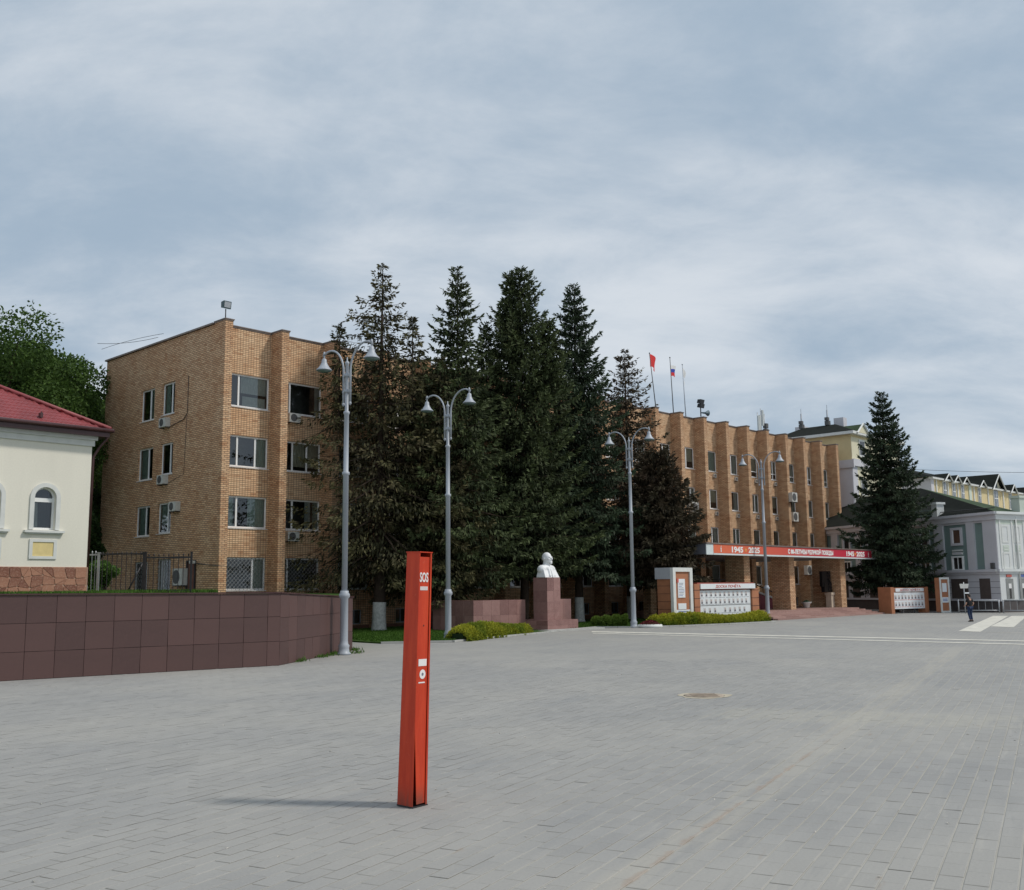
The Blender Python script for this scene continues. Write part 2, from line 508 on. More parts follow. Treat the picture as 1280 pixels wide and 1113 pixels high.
# ------------------------------------------------------------------ mesh helpers
class MB:
    def __init__(s):
        s.v, s.f, s.m, s.sm = [], [], [], []

    def face(s, pts, m=0, sm=False):
        i = len(s.v)
        s.v += [tuple(p) for p in pts]
        s.f.append(tuple(range(i, i + len(pts))))
        s.m.append(m)
        s.sm.append(sm)

    def box(s, x0, x1, y0, y1, z0, z1, m=0, top=None):
        i = len(s.v)
        s.v += [(x0, y0, z0), (x1, y0, z0), (x1, y1, z0), (x0, y1, z0), (x0, y0, z1), (x1, y0, z1), (x1, y1, z1), (x0, y1, z1)]
        for f in ((0, 3, 2, 1), (4, 5, 6, 7), (0, 1, 5, 4), (1, 2, 6, 5), (2, 3, 7, 6), (3, 0, 4, 7)):
            s.f.append(tuple(i + k for k in f))
            s.m.append(m)
            s.sm.append(False)

    def hexa(s, pts, m=0):
        i = len(s.v)
        s.v += [tuple(p) for p in pts]
        for f in ((0, 3, 2, 1), (4, 5, 6, 7), (0, 1, 5, 4), (1, 2, 6, 5), (2, 3, 7, 6), (3, 0, 4, 7)):
            s.f.append(tuple(i + k for k in f))
            s.m.append(m)
            s.sm.append(False)

    def tube(s, pts, rad, n=8, m=0, cap=True):
        pts = [Vector(p) for p in pts]
        if isinstance(rad, (int, float)):
            rad = [rad] * len(pts)
        i0 = len(s.v)
        prev = None
        for k, p in enumerate(pts):
            d = (pts[min(k + 1, len(pts) - 1)] - pts[max(k - 1, 0)])
            if d.length < 1e-9:
                d = Vector((0, 0, 1))
            d.normalize()
            a = prev if prev is not None else (Vector((1, 0, 0)) if abs(d.z) > 0.9 else Vector((0, 0, 1)))
            x = a - d * a.dot(d)
            if x.length < 1e-5:
                x = Vector((0, 1, 0)) - d * d.y
            x.normalize()
            prev = x
            y = d.cross(x)
            for j in range(n):
                t = 2 * math.pi * j / n
                q = p + (x * math.cos(t) + y * math.sin(t)) * rad[k]
                s.v.append(tuple(q))
        for k in range(len(pts) - 1):
            for j in range(n):
                a = i0 + k * n + j
                b = i0 + k * n + (j + 1) % n
                s.f.append((a, b, b + n, a + n))
                s.m.append(m)
                s.sm.append(n > 5)
        if cap:
            s.f.append(tuple(i0 + j for j in range(n))[::-1])
            s.m.append(m); s.sm.append(False)
            e = i0 + (len(pts) - 1) * n
            s.f.append(tuple(e + j for j in range(n)))
            s.m.append(m); s.sm.append(False)

    def lathe(s, prof, n=16, c=(0, 0), m=0):
        s.tube([(c[0], c[1], z) for r, z in prof], [max(r, 1e-4) for r, z in prof], n, m)

    def prism(s, poly, z0, z1, m=0, flip=False):
        i = len(s.v)
        k = len(poly)
        s.v += [(p[0], p[1], z0) for p in poly] + [(p[0], p[1], z1) for p in poly]
        s.f.append(tuple(range(i + k, i + 2 * k))); s.m.append(m); s.sm.append(False)
        s.f.append(tuple(range(i, i + k))[::-1]); s.m.append(m); s.sm.append(False)
        for j in range(k):
            a, b = i + j, i + (j + 1) % k
            s.f.append((a, b, b + k, a + k)); s.m.append(m); s.sm.append(False)

    def mesh(s, name, mats):
        me = bpy.data.meshes.new(name)
        me.from_pydata(s.v, [], s.f)
        for mt in (mats if isinstance(mats, (list, tuple)) else [mats]):
            me.materials.append(mt)
        me.polygons.foreach_set('material_index', s.m)
        me.polygons.foreach_set('use_smooth', s.sm)
        me.update()
        return me

    def build(s, name, mats, parent=None, loc=(0, 0, 0), rz=0.0, **tags):
        return link(name, s.mesh(name, mats), parent, loc, rz, **tags)


def tag(o, label=None, cat=None, group=None, kind=None):
    if label: o['label'] = label
    if cat: o['category'] = cat
    if group: o['group'] = group
    if kind: o['kind'] = kind
    return o


def link(name, me, parent=None, loc=(0, 0, 0), rz=0.0, label=None, cat=None, group=None, kind=None):
    o = bpy.data.objects.new(name, me)
    COL.objects.link(o)
    o.location = loc
    o.rotation_euler = (0, 0, rz)
    if parent is not None:
        o.parent = parent
        CH.setdefault(parent.name, []).append(o)
    return tag(o, label, cat, group, kind)


def thing(name, label, cat, loc=(0, 0, 0), rz=0.0, group=None):
    return link(name, None, None, loc, rz, label, cat, group)


CH = {}


def copy_tree(o, parent=None):
    c = o.copy()
    COL.objects.link(c)
    if parent is not None:
        c.parent = parent
        CH.setdefault(parent.name, []).append(c)
    for ch in list(CH.get(o.name, [])):
        copy_tree(ch, c)
    return c


def text_mesh(body, size, offset=0.0, extrude=0.004, width=1.0):
    c = bpy.data.curves.new('txt', 'FONT')
    c.body = body
    c.size = size
    c.offset = offset
    c.extrude = extrude
    c.resolution_u = 3
    c.align_x = 'CENTER'
    o = bpy.data.objects.new('txt', c)
    COL.objects.link(o)
    dg = bpy.context.evaluated_depsgraph_get()
    me = bpy.data.meshes.new_from_object(o.evaluated_get(dg))
    bpy.data.objects.remove(o)
    # stand it up: x stays, y -> z, facing -y
    n = len(me.vertices)
    co = np.empty(n * 3)
    me.vertices.foreach_get('co', co)
    co = co.reshape(-1, 3)
    new = np.stack([co[:, 0] * width, -co[:, 2], co[:, 1]], 1)
    me.vertices.foreach_set('co', new.ravel())
    me.update()
    return me


def text(body, size, mat, name, parent, loc, rz=0.0, offset=0.0, width=1.0, fit=None):
    me = text_mesh(body, size, offset, 0.004, width)
    if fit:
        xs = [v.co.x for v in me.vertices]
        k = fit / max(1e-3, max(xs) - min(xs))
        for v in me.vertices:
            v.co.x *= k
    me.materials.clear()
    me.materials.append(mat)
    return link(name, me, parent, loc, rz)


def quads_np(name, V, tint, mat):
    """V: (n,4,3)"""
    n = len(V)
    me = bpy.data.meshes.new(name)
    me.vertices.add(n * 4)
    me.vertices.foreach_set('co', V.reshape(-1).astype(np.float32))
    me.loops.add(n * 4)
    me.loops.foreach_set('vertex_index', np.arange(n * 4, dtype=np.int32))
    me.polygons.add(n)
    me.polygons.foreach_set('loop_start', np.arange(0, n * 4, 4, dtype=np.int32))
    me.polygons.foreach_set('loop_total', np.full(n, 4, dtype=np.int32))
    at = me.attributes.new('tint', 'FLOAT', 'FACE')
    at.data.foreach_set('value', tint.astype(np.float32))
    me.materials.append(mat)
    me.update(calc_edges=True)
    me.validate()
    return me


def norm(a):
    return a / np.maximum(np.linalg.norm(a, axis=-1, keepdims=True), 1e-9)


def leaves(P, D, L, Wd, rng):
    """diamond leaf quads at P along D"""
    R = rng.normal(size=P.shape)
    S = norm(np.cross(D, R))
    L = L[:, None]; Wd = Wd[:, None]
    return np.stack([P, P + D * L * 0.45 + S * Wd * 0.5, P + D * L, P + D * L * 0.45 - S * Wd * 0.5], 1)

# ================================================================== GROUND
mb = MB()
mb.face([(-900, -60, -0.05), (900, -60, -0.05), (900, 1800, -0.05), (-900, 1800, -0.05)])
mb.build('ground', CONC, kind='structure')
mb = MB()
mb.face([(-60, -8, -0.006), (110, -8, -0.006), (110, 130, -0.006), (-60, 130, -0.006)])
pavement = mb.build('pavement', MPAVE, kind='structure')

rng = np.random.default_rng(5)
rows = np.arange(-170, 60)
cells = []
for j in rows:
    off = BW * 0.5 if j % 2 == 0 else 0.0
    for k in range(-20, 100):
        a = (k + 0.5) * BW - off
        b = (j + 0.5) * RH
        X = a * DA[0] + b * DB[0]
        Y = a * DA[1] + b * DB[1]
        if 7.2 < Y < 36 and abs(X) < 0.52 * Y + 1.3:
            cells.append((X * X + Y * Y, a, b, X, Y))
cells.sort()
ret_n = np.array([-0.595, 0.803])


def in_front(X, Y):      # keep pavers on the square, not under the retaining wall
    return (X + 7.91) * ret_n[0] + (Y - 34.9) * ret_n[1] < -0.1 and not (X < -6.6 and Y > 34.7)


cells = [c for c in cells if in_front(c[3], c[4])]
g1, g2 = 0.0070, 0.0036      # half joint widths: wide along the rows, tight across


def paver_box(mb_, cx, cy, dz, tilt=(0, 0), local=False):
    hx, hy = BW / 2 - g2, RH / 2 - g1
    c = 0.006
    lo, hi = [], []
    for sx, sy in ((-1, -1), (1, -1), (1, 1), (-1, 1)):
        lo.append((sx * hx, sy * hy, -0.02))
        hi.append((sx * (hx - c), sy * (hy - c), 0.0))
    mid = [(p[0], p[1], -c * 0.6) for p in lo]
    allp = mid + hi
    res = []
    for x, y, z in allp:
        zz_ = z + dz + x * tilt[0] + y * tilt[1]
        X = (cx + x) * DA[0] + (cy + y) * DB[0] if not local else x
        Y = (cx + x) * DA[1] + (cy + y) * DB[1] if not local else y
        res.append((X, Y, zz_))
    i = len(mb_.v)
    mb_.v += res
    for f in ((4, 5, 6, 7), (0, 1, 5, 4), (1, 2, 6, 5), (2, 3, 7, 6), (3, 0, 4, 7)):
        mb_.f.append(tuple(i + q for q in f)[::-1] if not local else tuple(i + q for q in f))
        mb_.m.append(0); mb_.sm.append(False)


m1 = MB()
paver_box(m1, 0, 0, 0, local=True)
pm = m1.mesh('paver', MPAVE)
prz = math.atan2(DA[1], DA[0])
for c in cells[:300]:
    o = link('paver', pm, pavement, (c[3], c[4], float(rng.uniform(-0.0025, 0.0015))))
    o.rotation_euler = (float(rng.normal(0, 0.004)), float(rng.normal(0, 0.002)), prz)
mbp = MB()
for c in cells[300:]:
    paver_box(mbp, c[1], c[2], float(rng.uniform(-0.0025, 0.0015)), (float(rng.normal(0, 0.003)), float(rng.normal(0, 0.006))))
pf = mbp.build('paver_field', MPAVE, pavement)
pf['kind'] = 'stuff'

# painted lines far across the square
mb = MB()


def strip(mb_, pts, z):
    mb_.face([(p[0], p[1], z) for p in pts])


strip(mb, [(4.3, 57.6), (4.45, 58.9), (22.03, 44.72), (21.75, 44.05)], 0.004)
strip(mb, [(4.25, 55.9), (4.3, 56.6), (20.8, 42.3), (20.55, 41.75)], 0.004)
strip(mb, [(22.03, 44.72), (21.75, 44.05), (40.0, 29.3), (40.3, 30.0)][::1], 0.0045)
strip(mb, [(20.8, 42.3), (20.55, 41.75), (38.5, 27.5), (38.8, 28.0)], 0.0045)
mb.build('painted_line', PAINTL, pavement)
for q in ([(23.32, 54.24), (23.9, 53.0), (37.1, 77.38), (36.3, 78.12)], [(27.4, 59.4), (28.0, 57.9), (38.2, 76.79), (37.3, 77.3)],
          [(23.9, 53.0), (24.0, 52.6), (33.0, 43.5), (32.9, 43.9)], [(28.0, 57.9), (28.1, 57.4), (36.0, 49.0), (35.9, 49.5)]):
    mb = MB()
    strip(mb, q, 0.004)
    mb.build('painted_line', PAINTL, pavement)

# manhole cover with a sandy ring
mh = thing('manhole_cover', 'round rusty manhole cover ringed with sand in the grey paving', 'manhole cover', (4.34, 23.9, 0.0))
mb = MB()
N_ = 28
ro, ri = 0.60, 0.47
for k in range(N_):
    t0, t1 = 2 * math.pi * k / N_, 2 * math.pi * (k + 1) / N_
    j0, j1 = 1 + 0.10 * math.sin(3 * t0 + 1) + 0.05 * math.sin(7 * t0), 1 + 0.10 * math.sin(3 * t1 + 1) + 0.05 * math.sin(7 * t1)
    mb.face([(ri * math.cos(t0), ri * math.sin(t0), 0.006), (ro * j0 * math.cos(t0), ro * j0 * math.sin(t0), 0.004),
             (ro * j1 * math.cos(t1), ro * j1 * math.sin(t1), 0.004), (ri * math.cos(t1), ri * math.sin(t1), 0.006)])
mb.build('ring', SANDM, mh)
mb = MB()
mb.lathe([(0.46, 0.0), (0.46, 0.012), (0.40, 0.014), (0.0, 0.014)], 28)
for k in range(-3, 4):
    mb.box(-0.3, 0.3, k * 0.1 - 0.02, k * 0.1 + 0.02, 0.014, 0.02)
mb.build('cover', RUSTM, mh)

# blown petals and grit
mb = MB()
for k in range(170):
    if k < 45:
        X, Y = rng.normal(8.3, 0.9), rng.normal(16.0, 1.6)
    else:
        Y = rng.uniform(8.5, 30); X = rng.uniform(-0.5, 0.5) * Y
        if Y > 29 and X < -7: continue
    r = rng.uniform(0.012, 0.032); a = rng.uniform(0, 6.3)
    h = rng.uniform(0.004, 0.014)
    mb.face([(X + r * math.cos(a + q) * (1, .5)[i % 2], Y + r * math.sin(a + q) * (1, .5)[i % 2], 0.003 + h * (i % 2)) for i, q in enumerate((0, 1.5, 3.1, 4.7))])
o = mb.build('petal_litter', simple('petal', (0.55, 0.52, 0.46), 0.9, 0.3, 8), kind='stuff')

# ------------------------------------------------------------------ lawn and terrace ground
LAWN = [(-6.2, 48.0), (-2.9, 48.6), (-1.0, 52.2), (1.1, 56.0), (3.2, 60.6), (5.06, 63.7), (7.7, 63.1), (10.5, 64.3), (13.8, 66.6), (17.7, 70.0)]
back = [W(36.5, 12.3)[:2], W(36.5, 0.0)[:2], W(2, 0.0)[:2]]
mb = MB()
mb.prism(LAWN + back, -0.02, 0.06)
mb.build('lawn', GRASSB, kind='structure')
mb = MB()
for k in range(len(LAWN) - 1):
    a, b = Vector((*LAWN[k], 0)), Vector((*LAWN[k + 1], 0))
    n = int((b - a).length // 1.0) or 1
    d = (b - a) / n
    nn_ = Vector((d.y, -d.x, 0)).normalized() * 0.12
    for q in range(n):
        s0, s1 = a + d * q + d * 0.01, a + d * (q + 1) - d * 0.01
        mb.hexa([s0, s0 + nn_, s1 + nn_, s1] + [p + Vector((0, 0, 0.09)) for p in (s0, s0 + nn_, s1 + nn_, s1)])
mb.build('kerb', CONC, kind='structure')


def pip(x, y, poly):
    c = np.zeros(len(x), bool)
    j = len(poly) - 1
    for i in range(len(poly)):
        xi, yi = poly[i]; xj, yj = poly[j]
        if yi != yj:
            c ^= ((yi > y) != (yj > y)) & (x < (xj - xi) * (y - yi) / (yj - yi) + xi)
        j = i
    return c


def grass(name, poly, n, z, h, mat, zf=None, seed=1):
    r = np.random.default_rng(seed)
    P = np.array(poly)
    lo, hi = P.min(0), P.max(0)
    x = r.uniform(lo[0], hi[0], n * 3); y = r.uniform(lo[1], hi[1], n * 3)
    k = pip(x, y, poly)
    x, y = x[k][:n], y[k][:n]
    zz_ = np.full(len(x), z) if zf is None else zf(x, y)
    Q = np.stack([x, y, zz_], 1)
    D = norm(np.stack([r.normal(0, .35, len(x)), r.normal(0, .35, len(x)), np.ones(len(x))], 1))
    Vv = leaves(Q, D, r.uniform(.5, 1.2, len(x)) * h, r.uniform(.02, .05, len(x)), r)
    return link(name, quads_np(name, Vv, r.uniform(0, 1, len(x)), mat), kind='stuff')


MGRASS = leaf_mat('grass', (0.035, 0.085, 0.012), (0.10, 0.20, 0.03), trans=0.3)
front = [LAWN[0], LAWN[1], (-1.2, 55.5), (1.5, 63.0), (3.5, 66.0), (-4, 70), (-13, 60), (-10.5, 55)]
grass('grass', front, 42000, 0.05, 0.13, MGRASS, seed=3)
grass('grass', [(3.4, 61.2), (5.06, 64.0), (7.7, 63.5), (10.5, 64.7), (13.8, 67.0), (17.4, 70.5), (16, 78), (9, 78), (1, 66)], 26000, 0.05, 0.13, MGRASS, seed=4)

# terrace behind the retaining wall
TA, TB, TC = (-24.0, 23.2), (-7.91, 34.9), (-6.72, 43.1)
TP = [(-24.0, 23.25, 2.42), (-7.98, 34.95, 2.34), (-6.82, 43.0, 2.12), (-8.2, 50.0, 2.2), (-10.6, 62.1, 2.3), (-15.4, 57.0, 2.4), (-25.9, 66.9, 2.42), (-50, 80, 2.5), (-60, 40, 2.5), (-35, 20, 2.42)]
mb = MB()
mb.v = [p for p in TP] + [(p[0], p[1], -0.04) for p in TP]
k = len(TP)
mb.f = [tuple(range(k))] + [(i, (i + 1) % k, (i + 1) % k + k, i + k) for i in range(k)]
mb.m = [0] * (k + 1); mb.sm = [False] * (k + 1)
mb.build('terrace', GRASSB, kind='structure')
grass('terrace_grass', [(-23.5, 24.6), (-14.5, 31.3), (-13.5, 38.5), (-17.3, 41.2), (-26, 34)], 22000, 2.40, 0.20, MGRASS, seed=6, zf=lambda x, y: 2.37 + 0.0 * x)
grass('terrace_grass', [(-17.2, 42.4), (-13.5, 46.0), (-14.5, 50.5), (-22.5, 61.0), (-22.0, 47)], 16000, 2.36, 0.24, MGRASS, seed=7)


# ------------------------------------------------------------------ retaining wall of panels
def panel_wall(root, A, B, za, zb, widths, rows_z, seed):
    r = random.Random(seed)
    A = Vector((*A, 0)); B = Vector((*B, 0))
    L = (B - A).length
    rz = math.atan2(B.y - A.y, B.x - A.x)
    e = Matrix.Translation(A) @ Matrix.Rotation(rz, 4, 'Z')
    mbc = MB()
    mbc.hexa([(0, .045, -.03), (L, .045, -.03), (L, .4, -.03), (0, .4, -.03), (0, .045, za - .05), (L, .045, zb - .05), (L, .4, zb - .05), (0, .4, za - .05)])
    o = mbc.build('wall_core', JOINT, root, tuple(A), rz)
    x = 0.0
    for w in widths:
        if x + w > L: w = L - x
        if w < 0.1: break
        zt = za + (zb - za) * (x + w / 2) / L - 0.05
        zr = [z for z in rows_z if z < zt - 0.2] + [zt]
        for i in range(len(zr) - 1):
            pb = MB()
            g = 0.006
            h = zr[i + 1] - zr[i] - 2 * g
            ww = w - 2 * g
            pb.box(-ww / 2, ww / 2, 0, 0.03, -h / 2, h / 2)
            q = link('panel', pb.mesh('panel', PANEL), root, tuple(A + Vector((math.cos(rz), math.sin(rz), 0)) * (x + w / 2) + Vector((0, 0, (zr[i] + zr[i + 1]) / 2))))
            q.rotation_euler = (r.gauss(0, .006), r.gauss(0, .004), rz + r.gauss(0, .004))
        x += w
    cb = MB()
    cb.hexa([(-.03, -.04, za - .045), (L + .03, -.04, zb - .045), (L + .03, .42, zb - .045), (-.03, .42, za - .045), (-.03, -.04, za), (L + .03, -.04, zb), (L + .03, .42, zb), (-.03, .42, za)])
    cb.build('cap', GUTTER, root, tuple(A), rz)
    return L, rz


rw = thing('retaining_wall', 'long maroon panelled retaining wall along the raised lawn', 'wall', (0, 0, 0))
dA = Vector((TA[0] - TB[0], TA[1] - TB[1]))
L1 = dA.length
nfull = int((L1 - 0.45) // 0.83)
w1 = [L1 - 0.45 - nfull * 0.83] + [0.83] * nfull + [0.45]
panel_wall(rw, TA, TB, 2.56, 2.44, w1, [0.0, 0.80, 1.62], 1)
panel_wall(rw, TB, TC, 2.44, 2.21, [0.82] * 12, [0.0, 0.78, 1.58], 2)

# ================================================================== BRICK OFFICE BUILDING
BB = thing('brick_office_building', 'long four storey orange brick office block with deep pilasters and flat roof', 'building', W(0, 0), RZ)
PITCHB, REC, TOPZ = 3.79, 1.1, 17.72
NB = 20
LEN = NB * PITCHB + 0.5
SILLS = [2.53, 6.07, 9.59, 13.10]
HEADS = [4.39, 7.90, 11.42, 15.04]


def wall_open(mb_, x0, x1, z0, z1, ops, y, depth, axis='x', m=0):
    """vertical wall at y with rectangular openings (ox0,ox1,oz0,oz1), reveals going inward by depth"""
    def P(x, yy, z):
        return (x, yy, z) if axis == 'x' else (yy, x, z)
    xs = sorted(set([x0, x1] + [o[0] for o in ops] + [o[1] for o in ops]))
    zs = sorted(set([z0, z1] + [o[2] for o in ops] + [o[3] for o in ops]))
    fl = axis != 'x'
    for i in range(len(xs) - 1):
        run = None
        for j in range(len(zs) - 1):
            cx, cz = (xs[i] + xs[i + 1]) / 2, (zs[j] + zs[j + 1]) / 2
            hole = any(o[0] < cx < o[1] and o[2] < cz < o[3] for o in ops)
            if not hole:
                p = [P(xs[i], y, zs[j]), P(xs[i + 1], y, zs[j]), P(xs[i + 1], y, zs[j + 1]), P(xs[i], y, zs[j + 1])]
                mb_.face(p[::-1] if fl else p, m)
    for a, b, c, d in ops:
        for p in ([P(a, y, c), P(a, y + depth, c), P(b, y + depth, c), P(b, y, c)],
                  [P(a, y, d), P(b, y, d), P(b, y + depth, d), P(a, y + depth, d)],
                  [P(a, y, c), P(a, y, d), P(a, y + depth, d), P(a, y + depth, c)],
                  [P(b, y, c), P(b, y + depth, c), P(b, y + depth, d), P(b, y, d)]):
            mb_.face(p[::-1] if fl else p, m)


WCACHE = {}


def window(parent, loc, rz, w, h, splits, curtain=None, sill=True, fr=0.09, lattice=False, transom=None, fmat=WHITE, opened=False):
    """frame in the local xz plane, outside is -y. origin at the lower left corner"""
    key = (round(w, 2), round(h, 2), tuple(splits), transom, fr, fmat.name)
    if key not in WCACHE:
        f = MB()
        f.box(0, fr, 0, .07, 0, h); f.box(w - fr, w, 0, .07, 0, h)
        f.box(fr, w - fr, 0, .07, 0, fr); f.box(fr, w - fr, 0, .07, h - fr, h)
        xs = [fr]
        for s in splits:
            f.box(w * s - fr * .6, w * s + fr * .6, -.005, .065, fr, h - fr)
            xs += [w * s - fr * .6, w * s + fr * .6]
        xs.append(w - fr)
        zs = [(fr, h - fr)]
        if transom:
            f.box(fr, w - fr, -.003, .063, h * transom - fr * .5, h * transom + fr * .5)
            zs = [(fr, h * transom - fr * .5), (h * transom + fr * .5, h - fr)]
        pm_ = []
        for i in range(0, len(xs), 2):
            for za_, zb_ in zs:
                g = MB()
                g.face([(xs[i], .03, za_), (xs[i + 1], .03, za_), (xs[i + 1], .03, zb_), (xs[i], .03, zb_)])
                pm_.append(g.mesh('pane', GLASS))
        s_ = MB()
        s_.hexa([(-.04, -.17, -.05), (w + .04, -.17, -.05), (w + .04, .05, -.03), (-.04, .05, -.03), (-.04, -.17, -.02), (w + .04, -.17, -.02), (w + .04, .05, .0), (-.04, .05, .0)])
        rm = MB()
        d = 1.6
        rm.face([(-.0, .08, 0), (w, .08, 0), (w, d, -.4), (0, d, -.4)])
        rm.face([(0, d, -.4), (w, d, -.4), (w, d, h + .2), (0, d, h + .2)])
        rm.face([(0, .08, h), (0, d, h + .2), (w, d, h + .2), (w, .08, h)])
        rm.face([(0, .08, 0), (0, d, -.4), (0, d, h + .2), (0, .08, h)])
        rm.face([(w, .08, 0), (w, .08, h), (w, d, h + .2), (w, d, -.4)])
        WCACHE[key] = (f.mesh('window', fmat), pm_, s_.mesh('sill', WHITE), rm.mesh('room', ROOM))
    fm, pms, sm_, rmm = WCACHE[key]
    o = link('window', fm, parent, loc, rz)
    for q in pms:
        link('pane', q, o)
    if sill:
        link('sill', sm_, o)
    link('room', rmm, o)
    for c in (curtain or []):
        x0, x1, z0, z1, mt = c
        ck = ('c', round(w, 2), round(h, 2), c[:4], mt.name)
        if ck not in WCACHE:
            cb = MB()
            n = max(2, int((x1 - x0) * w / 0.09))
            for i in range(n):
                xa, xb = w * (x0 + (x1 - x0) * i / n), w * (x0 + (x1 - x0) * (i + 1) / n)
                ya, yb = .13 + .03 * (i % 2), .13 + .03 * ((i + 1) % 2)
                cb.face([(xa, ya, h * z0), (xb, yb, h * z0), (xb, yb, h * z1), (xa, ya, h * z1)])
            WCACHE[ck] = cb.mesh('curtain', mt)
        link('curtain', WCACHE[ck], o)
    if lattice:
        lk = ('l', round(w, 2), round(h, 2))
        if lk not in WCACHE:
            g = MB()
            st = 0.25
            t = .010
            k = -h
            while k < w:
                for sgn in (1, -1):
                    # line x = k + s*... clip to the rectangle
                    x0_, z0_ = (k, 0) if sgn > 0 else (k, h)
                    x1_, z1_ = (k + h, h) if sgn > 0 else (k + h, 0)
                    ta = max(0, (0 - x0_) / h); tb = min(1, (w - x0_) / h)
                    if tb - ta > .03:
                        pa = (x0_ + ta * h, -.06 - .01 * sgn, z0_ + (z1_ - z0_) * ta)
                        pb = (x0_ + tb * h, -.06 - .01 * sgn, z0_ + (z1_ - z0_) * tb)
                        g.tube([pa, pb], t, 4, cap=False)
                k += st
            WCACHE[lk] = g.mesh('lattice', simple('lattice_paint', (0.33, 0.34, 0.33), 0.5, 0.1))
        link('lattice', WCACHE[lk], o)
    return o


rnd = random.Random(11)
ops = []
wins = []
for k in range(NB):
    a = 0.5 + PITCHB * k
    e = PITCHB * (k + 1)
    wide = k < 8
    x0 = a + 0.62 if wide else a + .75
    x1 = e - 0.07
    for s in range(4):
        if k >= 9 and k < 12 and s == 0:
            pass
        ops.append((x0, x1, SILLS[s], HEADS[s]))
        wins.append((k, s, x0, x1))
    # small cellar windows
    ops.append((x1 - 1.5, x1 - .45, 0.35, 1.25))
mb = MB()
wall_open(mb, 0.3, LEN - 0.2, 0.30, TOPZ, ops, REC, 0.2)
mb.build('front_wall', brick_strip, BB)
mb = MB()
mb.box(0.25, LEN - .2, REC - .03, REC + .3, -0.05, 0.30)
mb.build('base_course', BASEM, BB)
for k in range(NB):
    x1 = PITCHB * (k + 1) - 0.1
    mb = MB()
    w = 1.05
    mb.box(0, w, 0, .04, 0, .05); mb.box(0, w, 0, .04, .85, .9); mb.box(0, .05, 0, .04, .05, .85); mb.box(w - .05, w, 0, .04, .05, .85)
    mb.box(.5, .55, 0, .04, .05, .85)
    if k == 0: cw = mb.mesh('cellar_window', GREY_PAINT)
    o = link('cellar_window', cw, BB, (x1 - 1.5, REC + .12, .35))
    if k == 0:
        g = MB(); g.face([(0.05, .03, .05), (1.0, .03, .05), (1.0, .03, .85), (.05, .03, .85)]); cg = g.mesh('pane', GLASS)
        g = MB(); g.face([(0, .3, -.1), (1.05, .3, -.1), (1.05, .3, 1.0), (0, .3, 1.0)]); cr = g.mesh('room', ROOM)
    link('pane', cg, o); link('room', cr, o)

CST = [None, [(0.0, .35, 0, 1, CURT), (.72, 1, 0, 1, CURT)], [(0, 1, .35, 1, BLIND)], [(.5, 1, 0, 1, CURT2)], [(0, .3, 0, 1, CURT2), (.8, 1, 0, 1, CURT2)], [(0, 1, 0, 1, CURT)], None, [(0, 1, .62, 1, CURT)]]
SPL = {(0, 3): (.22,), (0, 2): (.22, .68), (0, 1): (.24,), (0, 0): (.68,), (1, 3): (.12,), (1, 2): (.22, .62), (1, 1): (.24,), (1, 0): (.14,), (2, 1): (.2,), (2, 0): (.15,)}
CUR = {(0, 3): [(.3, 1, .45, 1, CURT), (.35, .95, .02, .36, CURT)], (0, 2): [(.7, 1, 0, 1, CURT2)], (0, 1): [(0, .2, 0, 1, CURT2), (.55, 1, .0, 1, CURT2)], (0, 0): [(.7, 1, 0, 1, CURT2)],
       (1, 3): [(.85, 1, 0, 1, CURT)], (1, 2): [(.22, 1, .18, 1, BLIND)], (1, 1): [(.62, .78, 0, 1, CURT), (.85, 1, 0, 1, CURT2)], (1, 0): None, (2, 1): [(.3, 1, 0, 1, CURT2)]}
for k, s, x0, x1 in wins:
    w, h = x1 - x0, HEADS[s] - SILLS[s]
    sp = SPL.get((k, s), rnd.choice([(.33,), (.5,), (.25, .7)]) if k < 8 else rnd.choice([(.55,), (.5,), (.72,), (.4,)]))
    cu = CUR.get((k, s), rnd.choice(CST)) if k < 3 else (rnd.choice(CST) if k < 8 else rnd.choice(CST[1:6]))
    window(BB, (x0, REC + .12, SILLS[s]), 0, w, h, sp, cu, lattice=(s == 0 and k < 4), transom=(.3 if (k >= 15 and s == 3) else None))

# pilasters
mb = MB()
mb.box(0, .5, 0, REC + .05, -.05, TOPZ + .05)
pil = mb.mesh('pilaster', brick_side)
cb = MB()
cb.box(-.06, .56, -.06, REC + .1, 0, .05)
cb.box(-.03, .53, -.03, REC + .1, -.06, 0)
capm = cb.mesh('cap', COPING)
for k in range(NB + 1):
    p = link('pilaster', pil, BB, (PITCHB * k, 0, 0))
    link('cap', capm, p, (0, 0, TOPZ + .11))
for k in range(NB):
    mb = MB()
    mb.box(.5 + .06, PITCHB - .06, REC - .07, REC + .35, 0, .06)
    mb.box(.5 + .06, PITCHB - .06, REC - .03, REC + .3, -.08, 0)
    if k == 0: pm2 = mb.mesh('parapet_coping', COPING)
    link('parapet_coping', pm2, BB, (PITCHB * k, 0, TOPZ + .08))
